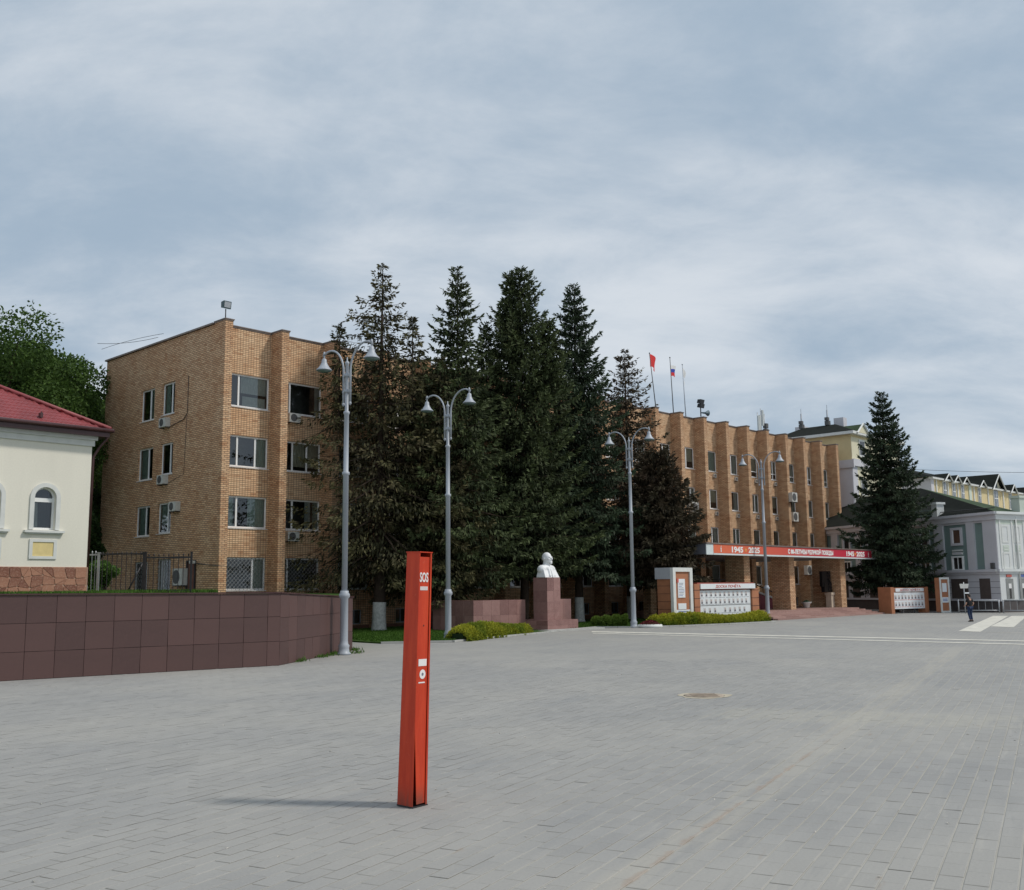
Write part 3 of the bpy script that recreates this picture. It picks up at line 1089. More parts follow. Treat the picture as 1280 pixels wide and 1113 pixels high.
# left end wall
LW = [(8.0, 9.75, 13.0, 15.0), (5.5, 7.05, 13.1, 15.05), (7.95, 9.85, 9.3, 11.3), (5.5, 7.0, 9.45, 11.35), (8.05, 9.85, 5.85, 7.7), (5.5, 7.1, 5.93, 7.75), (8.1, 9.8, 2.5, 4.3), (5.3, 6.95, 2.5, 4.4)]
mb = MB()
wall_open(mb, REC + .05, 14.74, -.05, TOPZ, LW, 0.0, 0.22, axis='y')
mb.build('side_wall', brick_side, BB)
for i, (a, b, c, d) in enumerate(LW):
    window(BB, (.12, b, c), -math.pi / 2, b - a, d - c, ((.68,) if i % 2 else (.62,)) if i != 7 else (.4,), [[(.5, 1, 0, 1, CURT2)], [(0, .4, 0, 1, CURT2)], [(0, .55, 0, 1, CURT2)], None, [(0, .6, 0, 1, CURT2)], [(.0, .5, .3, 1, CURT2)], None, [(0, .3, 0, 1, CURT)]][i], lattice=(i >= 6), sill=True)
mb = MB()
mb.box(-.12, .35, REC + .12, 14.85, TOPZ, TOPZ + .10)
mb.build('side_coping', COPING, BB)
mb = MB()
mb.box(.25, LEN - .1, REC + .35, 14.7, TOPZ - .55, TOPZ - .45)
mb.build('flat_roof', ROOFM, BB)
mb = MB()
mb.box(.3, LEN - .1, 14.5, 14.74, -.05, TOPZ); mb.box(LEN - .25, LEN - .02, REC + .05, 14.5, -.05, TOPZ)
mb.build('rear_wall', brick_side, BB)

# entrance canopy (part of the building) on brick piers
CP, CU0, CU1, CZ0, CZ1 = 11.5, 30.9, 58.35, 4.64, 5.44
can = MB()
can.box(CU0 + .02, CU1 - .02, -CP + .02, REC - .01, CZ0 + .06, CZ1 - .05)
can = can.build('canopy', SOFFIT, BB)
mb = MB()
mb.box(CU0 - .05, CU1 + .05, -CP - .08, REC - .02, CZ1 - .05, CZ1 + .04)
mb.build('roof_edge', COPING, can)
fm = new_mat('banner_print')
m, t, b = fm
c_ = t.nodes.new('ShaderNodeTexCoord'); s_ = t.nodes.new('ShaderNodeSeparateXYZ'); t.links.new(c_.outputs['Object'], s_.inputs[0])
t.links.new(mixc(t, mapr(t, s_.outputs[0], CU0, CU0 + 22), (0.68, 0.14, 0.055), (0.50, 0.022, 0.05)), b.inputs['Base Color'])
b.inputs['Roughness'].default_value = .5
mb = MB()
mb.box(CU0 + .9, CU1 - .95, -CP - .03, -CP + .03, CZ0 + .12, CZ1 - .07)
mb.build('banner', m, can)
mb = MB()
mb.box(CU0, CU0 + .89, -CP - .02, -CP + .04, CZ0, CZ1 - .07)
mb.box(CU1 - .94, CU1, -CP - .02, -CP + .04, CZ0, CZ1 - .07)
mb.box(CU0 + .9, CU1 - .95, -CP - .04, -CP + .04, CZ0, CZ0 + .11)
mb.build('white_edge', simple('pale_fascia', (0.62, 0.68, 0.68), .5, .05), can)
mb = MB()
mb.box(CU0 - .02, CU0 + .02, -CP + .05, REC - .02, CZ0 + .03, CZ1 - .06)
mb.build('side_fascia', simple('slate_panel', (0.16, 0.17, 0.20), .5, .1), can)
yb = -CP - .04


def emblem(x, z, h):
    g = MB()
    k = h
    pts = [(-.13, 0), (.13, 0), (.10, .45), (.16, .62), (.05, .66), (.07, .8), (.17, 1.0), (.10, 1.0), (.0, .84), (-.05, .86), (-.08, .66), (-.15, .6), (-.10, .4)]
    P = [(x + a * k, z + b_ * k) for a, b_ in pts]
    g.f.append(tuple(range(len(P)))); g.m.append(0); g.sm.append(False)
    g.v += [(a, yb - .005, b_) for a, b_ in P]
    g.build('emblem', PRINTW, can)


def put_text(s_, xc, fit, z=4.86, size=.55, mt=PRINTW, nm='lettering', par=None, y=None, off=.022):
    return text(s_, size, mt, nm, par or can, (xc, yb if y is None else y, z), 0, off, 1, fit)


emblem(32.75, 4.84, .45)
put_text('1945', 34.9, 1.55); put_text('2025', 37.3, 1.6)
g = MB(); g.lathe([(0, -.003), (.13, 0)], 5); 
for xx in (36.1, 54.1):
    g = MB()
    P = []
    for q in range(10):
        r_ = .2 if q % 2 == 0 else .08
        P.append((xx + r_ * math.sin(q * math.pi / 5), yb - .004, 5.05 + r_ * math.cos(q * math.pi / 5)))
    g.face(P); g.build('star', GOLD, can)
put_text('С 80-ЛЕТИЕМ ВЕЛИКОЙ ПОБЕДЫ', 46.2, 7.6, z=4.90, size=.44)
put_text('1945', 53.1, 1.45); put_text('2025', 55.15, 1.6)
emblem(56.7, 4.84, .45)

PZ = 0.56
for (ux, w, dp) in ((37.5, .85, 1.6), (44.37, .85, 1.6), (53.25, .95, 2.6)):
    mb = MB(); mb.box(0, w, 0, dp, PZ - .02, CZ0 + .06)
    mb.build('pier', brick_side, BB, (ux, -10.5, 0))
for ux in (33.0, 39.9, 47.8):
    mb = MB(); mb.box(0, .7, 0, .7, PZ - .6, CZ0 + .06)
    mb.build('pier', brick_side, BB, (ux, -5.2, 0))
# inner stair rising to the door, clad in maroon
st = MB()
st.v += [(44.4, -7.0, PZ), (51.6, -7.0, PZ), (43.4, -7.0, 2.25), (36.0, -7.0, 2.25), (36.0, -7.0, PZ)]
st.f.append((4, 0, 1, 2, 3)); st.m.append(0); st.sm.append(False)
st.v += [(x, -3.0, z) for x, y, z in st.v]
st.f += [(1, 6, 7, 2), (2, 7, 8, 3)]; st.m += [1, 1]; st.sm += [False, False]
stair = st.build('inner_stair', [MAROON, STEPM], BB)
mb = MB()
mb.tube([(51.6, -7.05, 1.0), (43.4, -7.05, 2.95), (36.5, -7.05, 2.95)], .045, 6)
for q in range(7):
    x = 51.4 - q * 1.3
    zf_ = PZ + (51.6 - x) / 8.2 * 1.69
    mb.tube([(x, -7.05, zf_), (x, -7.05, zf_ + .7)], .025, 5)
mb.build('handrail', IRON, stair)
mb = MB()
mb.hexa([(51.7, -7.1, PZ), (43.4, -7.1, 2.25), (43.4, -6.7, 2.25), (51.7, -6.7, PZ), (51.7, -7.1, PZ + .14), (43.4, -7.1, 2.42), (43.4, -6.7, 2.42), (51.7, -6.7, PZ + .14)])
mb.build('stair_coping', CONC, stair)

# broad granite steps in front
es = thing('entrance_steps', 'broad low pinkish granite steps below the red banner canopy', 'steps', W(0, 0), RZ)
NST = 5
for i in range(NST):
    z1 = PZ * (i + 1) / NST
    z0_ = PZ * i / NST - .02
    y0 = -13.6 + i * .36
    x0_, x1_ = 36.6 , 53.8 - i * .42 + .4
    xx = x0_
    q = 0
    while xx < x1_ - .2:
        w = min(1.9, x1_ - xx)
        if i == NST - 1: dpt = 0.36
        mb = MB()
        mb.box(.004, w - .004, 0, .4, z0_, z1 - .0)
        mb.build('step_slab', STEPM, es, (xx, y0 + rnd.uniform(-.004, .004), 0))
        xx += w
    # step returns on the right end
    mb = MB(); mb.box(x1_, x1_ + .4, y0 + .0, -3, -.02, z1 - .002)
    mb.build('step_return', STEPM, es)
mb = MB(); mb.box(36.6, 53.8 - NST * .42 + .85, -13.6 + NST * .36, -.02, -.02, PZ - .01)
mb.build('landing', STEPM, es)


# ------------------------------------------------------------------ air conditioners
def ac_proto(w=.8, h=.55, d=.32):
    f = MB()
    f.box(0, w, -d, 0, 0, h)
    g = MB()
    g.tube([(w * .4, -d - .012, h / 2), (w * .4, -d + .01, h / 2)], h * .42, 18)
    br = MB()
    br.box(.06, .1, -d + .02, 0, -.06, 0); br.box(w - .1, w - .06, -d + .02, 0, -.06, 0)
    return f.mesh('casing', ACW), g.mesh('fan_grille', ACG), br.mesh('bracket', IRON)


AC_A = ac_proto(); AC_B = ac_proto(1.05, .95, .4); AC_S = ac_proto(.34, .34, .2)


def ac(label, loc, rz, kind=AC_A):
    t_ = thing('air_conditioner', label, 'air conditioner', loc, rz, 'air conditioners on the brick office')
    for n, me in zip(('casing', 'fan_grille', 'bracket'), kind):
        link(n, me, t_)


def fl(u, v, z):          # building local -> world
    q = P0 + U2 * u - N2 * v
    return (float(q[0]), float(q[1]), z)


ac('air conditioner below the top floor dark window, second bay from the corner', fl(4.95, REC, 12.55), RZ)
ac('air conditioner below the second row window of the second bay, above the lattice window', fl(5.0, REC, 5.4), RZ)
ac('air conditioner below the window just left of the nearest street lamp pole', fl(8.75, REC, 5.4), RZ)
RL = RZ - math.pi / 2
ac('air conditioner under the top floor window on the shaded end wall', fl(0, 6.75, 12.3), RL)
ac('air conditioner on brackets under the third row window on the shaded end wall', fl(0, 6.75, 8.85), RL)
ac('air conditioner beside the second row window on the shaded end wall', fl(0, 5.2, 7.15), RL)
ac('large air conditioner low on the shaded end wall behind the iron fence', fl(0, 4.3, 2.85), RL, AC_B)
ac('white air conditioner at the edge of the brown spruce on the front', fl(48.0, REC, 9.05), RZ, AC_B)
ac('air conditioner between two upper windows toward the far end of the front', fl(64.55, 0, 10.85), RZ, AC_B)
ac('air conditioner beneath a third row window near the far end of the front', fl(66.7, REC, 9.0), RZ, AC_B)
ac('white air conditioner under the canopy between two ground floor windows', fl(67.4, REC - .9, 3.5), RZ, AC_B)
for i, (u_, z_) in enumerate([(52.2, 12.55), (56.0, 12.5), (59.8, 12.55), (63.6, 12.5), (52.3, 9.0), (56.1, 8.95), (59.8, 9.0), (63.6, 9.0)]):
    row = 'top row' if z_ > 11 else 'third row'
    ac('small white unit under a %s window, %s of four counted from the brown spruce' % (row, ('first', 'second', 'third', 'last')[i % 4]), fl(u_, REC, z_), RZ, AC_S)
mb = MB()
mb.tube([(-.03, 3.9, 15.1), (-.03, 3.9, 12.9), (-.03, 4.3, 12.55), (-.05, 5.9, 12.3)], .02, 6)
mb.tube([(-.03, 3.95, 12.8), (-.03, 4.1, 9.3), (-.03, 5.9, 8.9)], .012, 6)
mb.build('cable_duct', IRON, BB)

# camera and small things on the end wall
sc_ = thing('security_camera', 'small white security camera near the corner of the shaded end wall', 'camera', fl(-.02, 2.2, 4.05), RL)
mb = MB(); mb.box(-.2, .12, -.42, -.22, .0, .15); mb.build('housing', ACW, sc_)
mb = MB(); mb.tube([(0, 0, .02), (0, -.25, .02)], .03, 6); mb.tube([(0, -.01, 0), (1.4, -.01, -.12), (3.5, -.01, -.25)], .02, 5); mb.build('bracket', ACG, sc_)
g = thing('metal_door', 'rusty open metal shutter beside the large low air conditioner', 'shutter', fl(-.02, 3.35, 2.5), RL)
mb = MB(); mb.box(0, .08, -.08, 0, 0, 1.75); mb.box(.9, .98, -.08, 0, 0, 1.75); mb.box(.08, .9, -.08, 0, 1.68, 1.75); mb.build('frame', IRON, g)
mb = MB(); mb.box(.08, .9, -.02, 0, 0.0, 1.68); mb.build('sheet', simple('rust_sheet', (0.16, 0.06, 0.04), .7, .3), g)

# roof items
fd = thing('floodlight', 'floodlight on a short pole at the near roof corner', 'floodlight', fl(.28, .5, TOPZ + .2), RZ)
mb = MB(); mb.tube([(0, 0, 0), (0, 0, .62)], .035, 6); mb.build('pole', IRON, fd)
mb = MB(); mb.hexa([(-.25, -.14, .62), (.25, -.14, .62), (.25, .1, .68), (-.25, .1, .68), (-.25, -.2, 1.05), (.25, -.2, 1.05), (.25, .1, 1.02), (-.25, .1, 1.02)]); mb.build('housing', simple('flood_green', (.03, .07, .08), .4, .1), fd)
mb = MB(); mb.face([(-.2, -.165, .68), (.2, -.165, .68), (.2, -.212, 1.0), (-.2, -.212, 1.0)]); mb.build('lens', GALV, fd)
sp_ = thing('loudspeaker_cluster', 'dark floodlights and a horn loudspeaker on the front roof edge', 'loudspeaker', fl(49.3, .3, TOPZ + .2), RZ)
mb = MB(); mb.tube([(0, 0, 0), (0, 0, 1.2)], .05, 6); mb.build('pole', IRON, sp_)
for zz_ in (.75, 1.15):
    mb = MB(); mb.hexa([(-.35, -.2, zz_), (.25, -.2, zz_), (.3, .2, zz_ + .1), (-.3, .2, zz_ + .1), (-.3, -.25, zz_ + .4), (.35, -.25, zz_ + .4), (.35, .1, zz_ + .42), (-.3, .1, zz_ + .42)]); mb.build('floodlight', BLACKM, sp_)
mb = MB(); mb.tube([(0, 0, .35), (.45, -.2, .35), (.75, -.3, .35)], [.05, .1, .28], 12); mb.build('horn', simple('horn_blue', (.08, .13, .16), .5, .1), sp_)
an = thing('antenna_mast', 'cell antenna mast with pale panels on the brick office roof', 'antenna', fl(65.0, 3, TOPZ - .5), RZ)
mb = MB()
for x in (-.7, 0, .75):
    mb.tube([(x, 0, 0), (x, 0, 3.2 if x else 3.7)], .045, 6)
mb.tube([(-.7, 0, 1.1), (.75, 0, 1.1)], .03, 5); mb.tube([(-.7, 0, 2.4), (.75, 0, 2.4)], .03, 5)
mb.build('mast', GALV, an)
for x, z in ((-.85, 1.9), (-.55, 2.0), (.05, 2.6)):
    mb = MB(); mb.box(x - .12, x + .12, -.25, -.1, z - .75, z + .9); mb.build('panel_antenna', simple('antenna_pale', (.5, .53, .52), .5, .05), an)
for x, z in ((.75, 1.9), (.75, 1.35), (.2, .9)):
    mb = MB(); mb.box(x - .22, x + .22, -.3, .1, z - .22, z + .25); mb.build('radio_unit', ACG, an)

# flags
def flagpole(label, u_, v_, ztop, lean, cols, size):
    z0_ = TOPZ - .5
    f = thing('flagpole', label, 'flag', fl(u_, v_, z0_), RZ, 'flagpoles on the brick office roof')
    h = ztop - z0_
    mb_ = MB(); mb_.tube([(lean, 0, 0), (0, 0, h)], [.05, .03], 6); mb_.tube([(0, 0, h), (0, 0, h + .08)], .06, 6); mb_.build('pole', ACG if cols[0] is not FLAGW or len(cols) > 1 else GREY_PAINT, f)
    w, hh, drop, dz = size
    fb = MB()
    n, nv = 14, 6 * len(cols)
    def P(i, j):
        s, q = i / n, j / nv
        x = .04 + w * s * (1 - .25 * q * s)
        y = .13 * math.sin(s * 7 + q * 2.0) * s
        z = h - dz - hh * q - drop * s * s + .05 * math.sin(s * 5)
        return (x, y, z)
    for i in range(n):
        for j in range(nv):
            fb.face([P(i, j), P(i, j + 1), P(i + 1, j + 1), P(i + 1, j)], j * len(cols) // nv, True)
    fb.build('flag', cols, f)


flagpole('flagpole flying the plain red flag, leftmost of the three on the roof', 43.9, 2, 23.25, .9, [FLAGR], (1.0, 1.15, .3, .05))
flagpole('flagpole flying the white, blue and red tricolour, middle of the three', 47.1, 2, 23.35, .35, [FLAGW, FLAGB, FLAGR], (1.0, 1.0, -.1, .7))
flagpole('flagpole with the limp white flag, rightmost of the three on the roof', 49.1, 2, 23.0, .35, [FLAGW], (.5, .85, .7, .3))

# black memorial board on a stone post at the canopy pier
rb = thing('memorial_board', 'black sculpted memorial board on a pale stone post by the canopy pier', 'monument', W(52.6, 9.6, PZ), RZ)
mb = MB(); mb.box(-.02, .5, -.3, .2, -.02, 1.05); mb.box(-.1, .58, -.36, .26, 1.05, 1.25); mb.build('post', simple('pale_stone', (.5, .42, .33), .7, .1), rb)
mb = MB()
mb.box(-1.15, .45, -.1, .12, 1.75, 3.05); mb.box(-.85, .5, -.14, .16, 1.27, 2.1)
for i in range(26):
    x, z = rnd.uniform(-.2, .35), rnd.uniform(1.35, 3.0)
    mb.box(x, x + .14, -.2, -.1, z - .06, z + .06)
mb.build('board', BLACKM, rb)
ur = thing('flower_urn', 'small pale round urn standing on the steps under the canopy', 'urn', W(50.6, 8.6, PZ - .01), RZ)
mb = MB(); mb.lathe([(.2, 0), (.24, .05), (.3, .3), (.42, .42), (.44, .5), (.36, .5), (.3, .4)], 16); mb.build('bowl', ACW, ur)
mb = MB(); mb.lathe([(.36, .46), (.2, .6), (.05, .66)], 12); mb.build('plants', simple('urn_green', (.06, .12, .05), .9, .3, 9), ur)
bn = thing('litter_bin', 'dark grey litter bin beside the middle canopy pier', 'bin', W(46.4, 8.9, PZ - .01), RZ)
mb = MB(); mb.lathe([(.3, 0), (.34, .05), (.36, .75), (.3, .78)], 14); mb.build('body', simple('bin_grey', (.07, .08, .07), .6, .2), bn)
mb = MB(); mb.lathe([(.37, .75), (.37, .82), (.28, .84)], 14); mb.build('rim', ACG, bn)

# ================================================================== CREAM BUILDING
CBO = (-17.52, 42.0)
CB = thing('cream_stucco_building', 'cream stucco building with red metal tile roof and arched white windows', 'building', (CBO[0], CBO[1], 0), RZ)
# local: x along the front (negative = to the left), y back
ZT, ZW, ZP = 8.95, 2.45, 3.53


def arch_pts(xc, w, z0, zs, n=10):
    r = w / 2
    pts = [(xc - r, z0), (xc + r, z0)]
    pts += [(xc + r * math.cos(math.pi * i / n), zs + r * math.sin(math.pi * i / n)) for i in range(n + 1)]
    return pts


AWX = [-1.80, -3.93, -6.06, -8.19]
AW, AZ0, AZS = 0.86, 5.0, 6.28
mb = MB()
edges = [0.0] + [x + d for x in AWX for d in (.62, -.62)] + [-13.0]
for i in range(0, len(edges) - 1, 2):
    a, b = edges[i + 1], edges[i]
    mb.face([(a, 0, ZP), (b, 0, ZP), (b, 0, ZT), (a, 0, ZT)])
for x in AWX:
    a, b = x - .62, x + .62
    r = AW / 2
    mb.face([(a, 0, ZP), (b, 0, ZP), (b, 0, AZ0), (a, 0, AZ0)])
    mb.face([(a, 0, AZ0), (x - r, 0, AZ0), (x - r, 0, AZS), (a, 0, AZS)])
    mb.face([(x + r, 0, AZ0), (b, 0, AZ0), (b, 0, AZS), (x + r, 0, AZS)])
    top = AZS + .62
    n = 12
    A = [(x - r * math.cos(math.pi * i / n), AZS + r * math.sin(math.pi * i / n)) for i in range(n + 1)]
    B = [(x - .62 + 1.24 * i / n, top) for i in range(n + 1)]
    mb.face([(a, 0, AZS), (A[0][0], 0, A[0][1]), (A[0][0], 0, A[0][1]), (B[0][0], 0, top)][:2] + [(B[0][0], 0, top)])
    for i in range(n):
        mb.face([(A[i][0], 0, A[i][1]), (A[i + 1][0], 0, A[i + 1][1]), (B[i + 1][0], 0, top), (B[i][0], 0, top)])
    mb.face([(A[n][0], 0, AZS), (b, 0, AZS), (b, 0, top)])
    mb.face([(a, 0, top), (b, 0, top), (b, 0, ZT), (a, 0, ZT)])
    P = [(x - r, AZ0)] + A + [(x + r, AZ0)]
    for i in range(len(P)):
        p, q = P[i], P[(i + 1) % len(P)]
        mb.face([(p[0], 0, p[1]), (p[0], .28, p[1]), (q[0], .28, q[1]), (q[0], 0, q[1])][::-1])
mb.face([(0, 0, ZW), (0, 12, ZW), (0, 12, ZT), (0, 0, ZT)])
mb.face([(-13, 12, ZW), (-13, 0, ZW), (-13, 0, ZT), (-13, 12, ZT)])
mb.face([(0, 12, ZW), (-13, 12, ZW), (-13, 12, ZT), (0, 12, ZT)])
mb.build('wall', CREAM, CB)
# cornice
mb = MB()
mb.box(-13.05, .08, -.08, 0.0, ZT - .42, ZT - .18); mb.box(-13.1, .16, -.18, .0, ZT - .18, ZT + .0)
mb.build('cornice', TRIMW, CB)
for x in AWX:
    r = AW / 2
    n = 12
    f = MB()
    ro_, ri_ = r + .17, r + .0
    pr = [(x - ro_ * math.cos(math.pi * i / n), AZS + ro_ * math.sin(math.pi * i / n)) for i in range(n + 1)]
    pi_ = [(x - ri_ * math.cos(math.pi * i / n), AZS + ri_ * math.sin(math.pi * i / n)) for i in range(n + 1)]
    pr = [(x - ro_, AZ0)] + pr + [(x + ro_, AZ0)]
    pi_ = [(x - ri_, AZ0)] + pi_ + [(x + ri_, AZ0)]
    for i in range(len(pr) - 1):
        a, b, c, d = pr[i], pr[i + 1], pi_[i + 1], pi_[i]
        f.face([(d[0], -.06, d[1]), (c[0], -.06, c[1]), (b[0], -.06, b[1]), (a[0], -.06, a[1])])
        f.face([(a[0], -.06, a[1]), (b[0], -.06, b[1]), (b[0], 0, b[1]), (a[0], 0, a[1])])
        f.face([(c[0], -.06, c[1]), (d[0], -.06, d[1]), (d[0], .0, d[1]), (c[0], .0, c[1])])
    win_o = f.build('window', TRIMW, CB)
    f = MB()
    pf_ = [(x - r * math.cos(math.pi * i / n), AZS + r * math.sin(math.pi * i / n)) for i in range(n + 1)]
    rq = r - .07
    pq_ = [(x - rq * math.cos(math.pi * i / n), AZS + rq * math.sin(math.pi * i / n)) for i in range(n + 1)]
    for i in range(n):
        a, b, c, d = pf_[i], pf_[i + 1], pq_[i + 1], pq_[i]
        f.face([(d[0], .17, d[1]), (c[0], .17, c[1]), (b[0], .17, b[1]), (a[0], .17, a[1])])
        f.face([(c[0], .17, c[1]), (d[0], .17, d[1]), (d[0], .25, d[1]), (c[0], .25, c[1])])
    f.box(x - r, x - r + .08, .17, .25, AZ0, AZS); f.box(x + r - .08, x + r, .17, .25, AZ0, AZS)
    f.box(x - r + .08, x + r - .08, .17, .25, AZ0, AZ0 + .09); f.box(x - r + .08, x + r - .08, .17, .25, AZS - .16, AZS)
    f.build('frame', WHITE, win_o)
    g = MB()
    g.face([(p[0], .22, p[1]) for p in [(x - rq, AZ0 + .09), (x + rq, AZ0 + .09), (x + rq, AZS - .16), (x - rq, AZS - .16)]])
    g.build('pane', GLASS, win_o)
    g = MB()
    g.face([(p[0], .22, p[1]) for p in [(x + rq, AZS)] + [(2 * x - q[0], q[1]) for q in pq_[1:-1]] + [(x - rq, AZS)]])
    g.build('pane', GLASS, win_o)
    g = MB()
    g.face([(x - .6, 1.2, 4.6), (x + .6, 1.2, 4.6), (x + .6, 1.2, 7.2), (x - .6, 1.2, 7.2)])
    g.face([(x - .43, .27, 5.0), (x + .43, .27, 5.0), (x + .6, 1.2, 4.9), (x - .6, 1.2, 4.9)])
    g.build('room', ROOM, win_o)
    g = MB(); g.face([(x - .4, .3, 5.05), (x - .12, .34, 5.05), (x - .16, .34, 6.1), (x - .4, .3, 6.1)]); g.build('curtain', CURT, win_o)
    s_ = MB(); s_.box(x - .78, x + .78, -.16, 0, AZ0 - .12, AZ0 - .03); s_.box(x - .7, x + .7, -.1, 0, AZ0 - .17, AZ0 - .12); s_.build('sill', TRIMW, win_o)
    s_ = MB()
    z0_, z1_ = 3.84, 4.62
    s_.box(x - .54, x + .54, -.05, 0, z0_, z0_ + .11); s_.box(x - .54, x + .54, -.05, 0, z1_ - .11, z1_)
    s_.box(x - .54, x - .41, -.05, 0, z0_ + .11, z1_ - .11); s_.box(x + .41, x + .54, -.05, 0, z0_ + .11, z1_ - .11)
    pn = s_.build('apron_frame', TRIMW, CB)
    s_ = MB(); s_.box(x - .41, x + .41, -.02, 0, z0_ + .11, z1_ - .11); s_.build('apron_panel', YPAN, pn)
# stone plinth: crazy paving pieces with recessed mortar
mb = MB(); mb.box(-13.02, .02, -.03, .02, ZW - .2, ZP)
mb.box(-.0, .05, -.03, 12, ZW - .2, ZP)
pl = mb.build('plinth', MORT, CB)
r = random.Random(3)
nx, nz = 30, 3
gx = {}
for i in range(nx + 1):
    for j in range(nz + 1):
        jx = r.uniform(-.13, .13) if 0 < i < nx else 0
        jz = r.uniform(-.10, .10) if 0 < j < nz else 0
        gx[i, j] = (-13.0 + 13.0 * i / nx + jx, ZW - .1 + (ZP - ZW + .1) * j / nz + jz)
for i in range(nx):
    for j in range(nz):
        q = [gx[i, j], gx[i + 1, j], gx[i + 1, j + 1], gx[i, j + 1]]
        cx, cz = sum(p[0] for p in q) / 4, sum(p[1] for p in q) / 4
        polys = [q] if r.random() < .55 else ([q[:3], [q[0], q[2], q[3]]] if r.random() < .5 else [[q[0], q[1], q[3]], q[1:]])
        for pq in polys:
            ccx, ccz = sum(p[0] for p in pq) / len(pq), sum(p[1] for p in pq) / len(pq)
            pts = []
            for k in range(len(pq)):
                a, b = pq[k], pq[(k + 1) % len(pq)]
                pts += [(a[0] * .9 + b[0] * .1, a[1] * .9 + b[1] * .1), (a[0] * .1 + b[0] * .9, a[1] * .1 + b[1] * .9)]
            s_ = MB()
            pr = r.uniform(.015, .03)
            P = [((x - ccx) * .97, (z - ccz) * .965) for x, z in pts]
            n = len(P)
            s_.v = [(x, 0, z) for x, z in P] + [(x * .96, -pr, z * .95) for x, z in P]
            s_.f = [tuple(range(n, 2 * n))] + [(k, (k + 1) % n, (k + 1) % n + n, k + n) for k in range(n)]
            s_.m = [0] * len(s_.f); s_.sm = [False] * len(s_.f)
            s_.build('stone', CRAZY, pl, (ccx, -.03, ccz))
# roof: metal tiles (waves across, steps up the slope), a hip at the right end
ov = .5
EZ = 9.2
PIT = math.radians(29)
D_ = 12 + 2 * ov
Lx = 13 + ov


def roof_slope(name, x0, x1, hipL, hipR):
    """front slope in local x,y; y from -ov to mid"""
    pass


mb = MB()
run = D_ / 2
nstep = int(run / math.cos(PIT) / .35)
nw = int(Lx / .2)
sub = 4
for side in range(2):        # 0: front slope, 1: right hip end
    length = Lx if side == 0 else D_
    ncol = int(length / .05)
    for i in range(nstep):
        y0, y1 = run * i / nstep, run * (i + 1) / nstep
        for c in range(ncol):
            a, b = length * c / ncol, length * (c + 1) / ncol
            # clip to the hip triangle
            if side == 0:
                if a < y0: continue
            else:
                if a < y0 or b > length - y0: continue
            def zz_(s, y, top):
                return EZ + y * math.tan(PIT) + .022 * math.sin(s / .2 * 2 * math.pi) + (.0 if top else .035)
            def loc(s, y, z):
                return (ov - s, -ov + y, z) if side == 0 else (ov - y, -ov + s, z)
            y0e = max(0.0, y0 - .02)  # sunlit version of the dark roof, light put into the colour
            pts = [loc(a, y0e, zz_(a, y0e, False)), loc(b, y0e, zz_(b, y0e, False)), loc(b, y1, zz_(b, y1, True)), loc(a, y1, zz_(a, y1, True))]
            mb.face(pts if side else pts[::-1], 0, True)
            mb.face([loc(a, y0e, zz_(a, y0e, False) - .035), loc(b, y0e, zz_(b, y0e, False) - .035), pts[1], pts[0]], 0)
roof = mb.build('roof', REDROOF, CB)
mb = MB()
mb.tube([(ov + .03, -ov - .03, EZ + .06), (ov - run, -ov + run, EZ + run * math.tan(PIT) + .06)], .09, 8)
mb.tube([(ov - run, -ov + run, EZ + run * math.tan(PIT) + .06), (-13, -ov + run, EZ + run * math.tan(PIT) + .06)], .09, 8)
mb.tube([(ov, -ov + D_, EZ + .06), (ov - run, -ov + run, EZ + run * math.tan(PIT) + .06)], .09, 8)
mb.build('ridge_cap', REDROOF, roof)
mb = MB()
zt_ = EZ + run * math.tan(PIT)
mb.face([(-13, -ov + D_, EZ), (-13, -ov + run, zt_), (ov - run, -ov + run, zt_), (ov, -ov + D_, EZ)])
mb.build('rear_slope', REDROOF, roof)
for x in (-4.4, -2.15, -6.7, -9.0):
    mb = MB(); mb.tube([(x, -ov + .45, EZ + .28), (x, -ov + .45, EZ + .55)], .03, 5); mb.box(x - .05, x + .05, -ov + .4, -ov + .62, EZ + .3, EZ + .5)
    mb.build('snow_guard', GUTTER, roof)
mb = MB()
mb.box(-13, ov - .02, -ov + .04, 12 + ov, EZ - .27, EZ - .22)
mb.box(-13, ov + .0, -ov, -ov + .04, EZ - .29, EZ - .03); mb.box(ov - .03, ov + .01, -ov + .05, 12 + ov, EZ - .29, EZ - .03)
mb.build('fascia', GUTTER, CB)
mb = MB()
mb.tube([(-13, -ov - .08, EZ - .02), (ov + .12, -ov - .08, EZ - .02)], .085, 8)
mb.tube([(ov + .08, -ov - .1, EZ - .02), (ov + .08, 12 + ov, EZ - .02)], .085, 8)
mb.build('gutter', GUTTER, CB)
mb = MB()
mb.tube([(ov + .05, -.2, EZ - .1), (ov + .02, -.15, EZ - .35), (.35, .05, EZ - .65), (.12, .12, EZ - 1.1), (.09, .12, 2.8)], .06, 8)
mb.build('downpipe', GUTTER, CB)
mb = MB(); mb.tube([(-4.1, -.03, 8.7), (-4.1, -.05, 8.2), (-3.9, -.05, 8.2)], .02, 5); mb.build('wire_stub', IRON, CB)

# ------------------------------------------------------------------ iron fence on the terrace
FY = 46.0
fe = thing('iron_fence', 'spiked black iron fence with posts on the terrace before the shaded brick wall', 'fence', (-18.6, FY, 0))


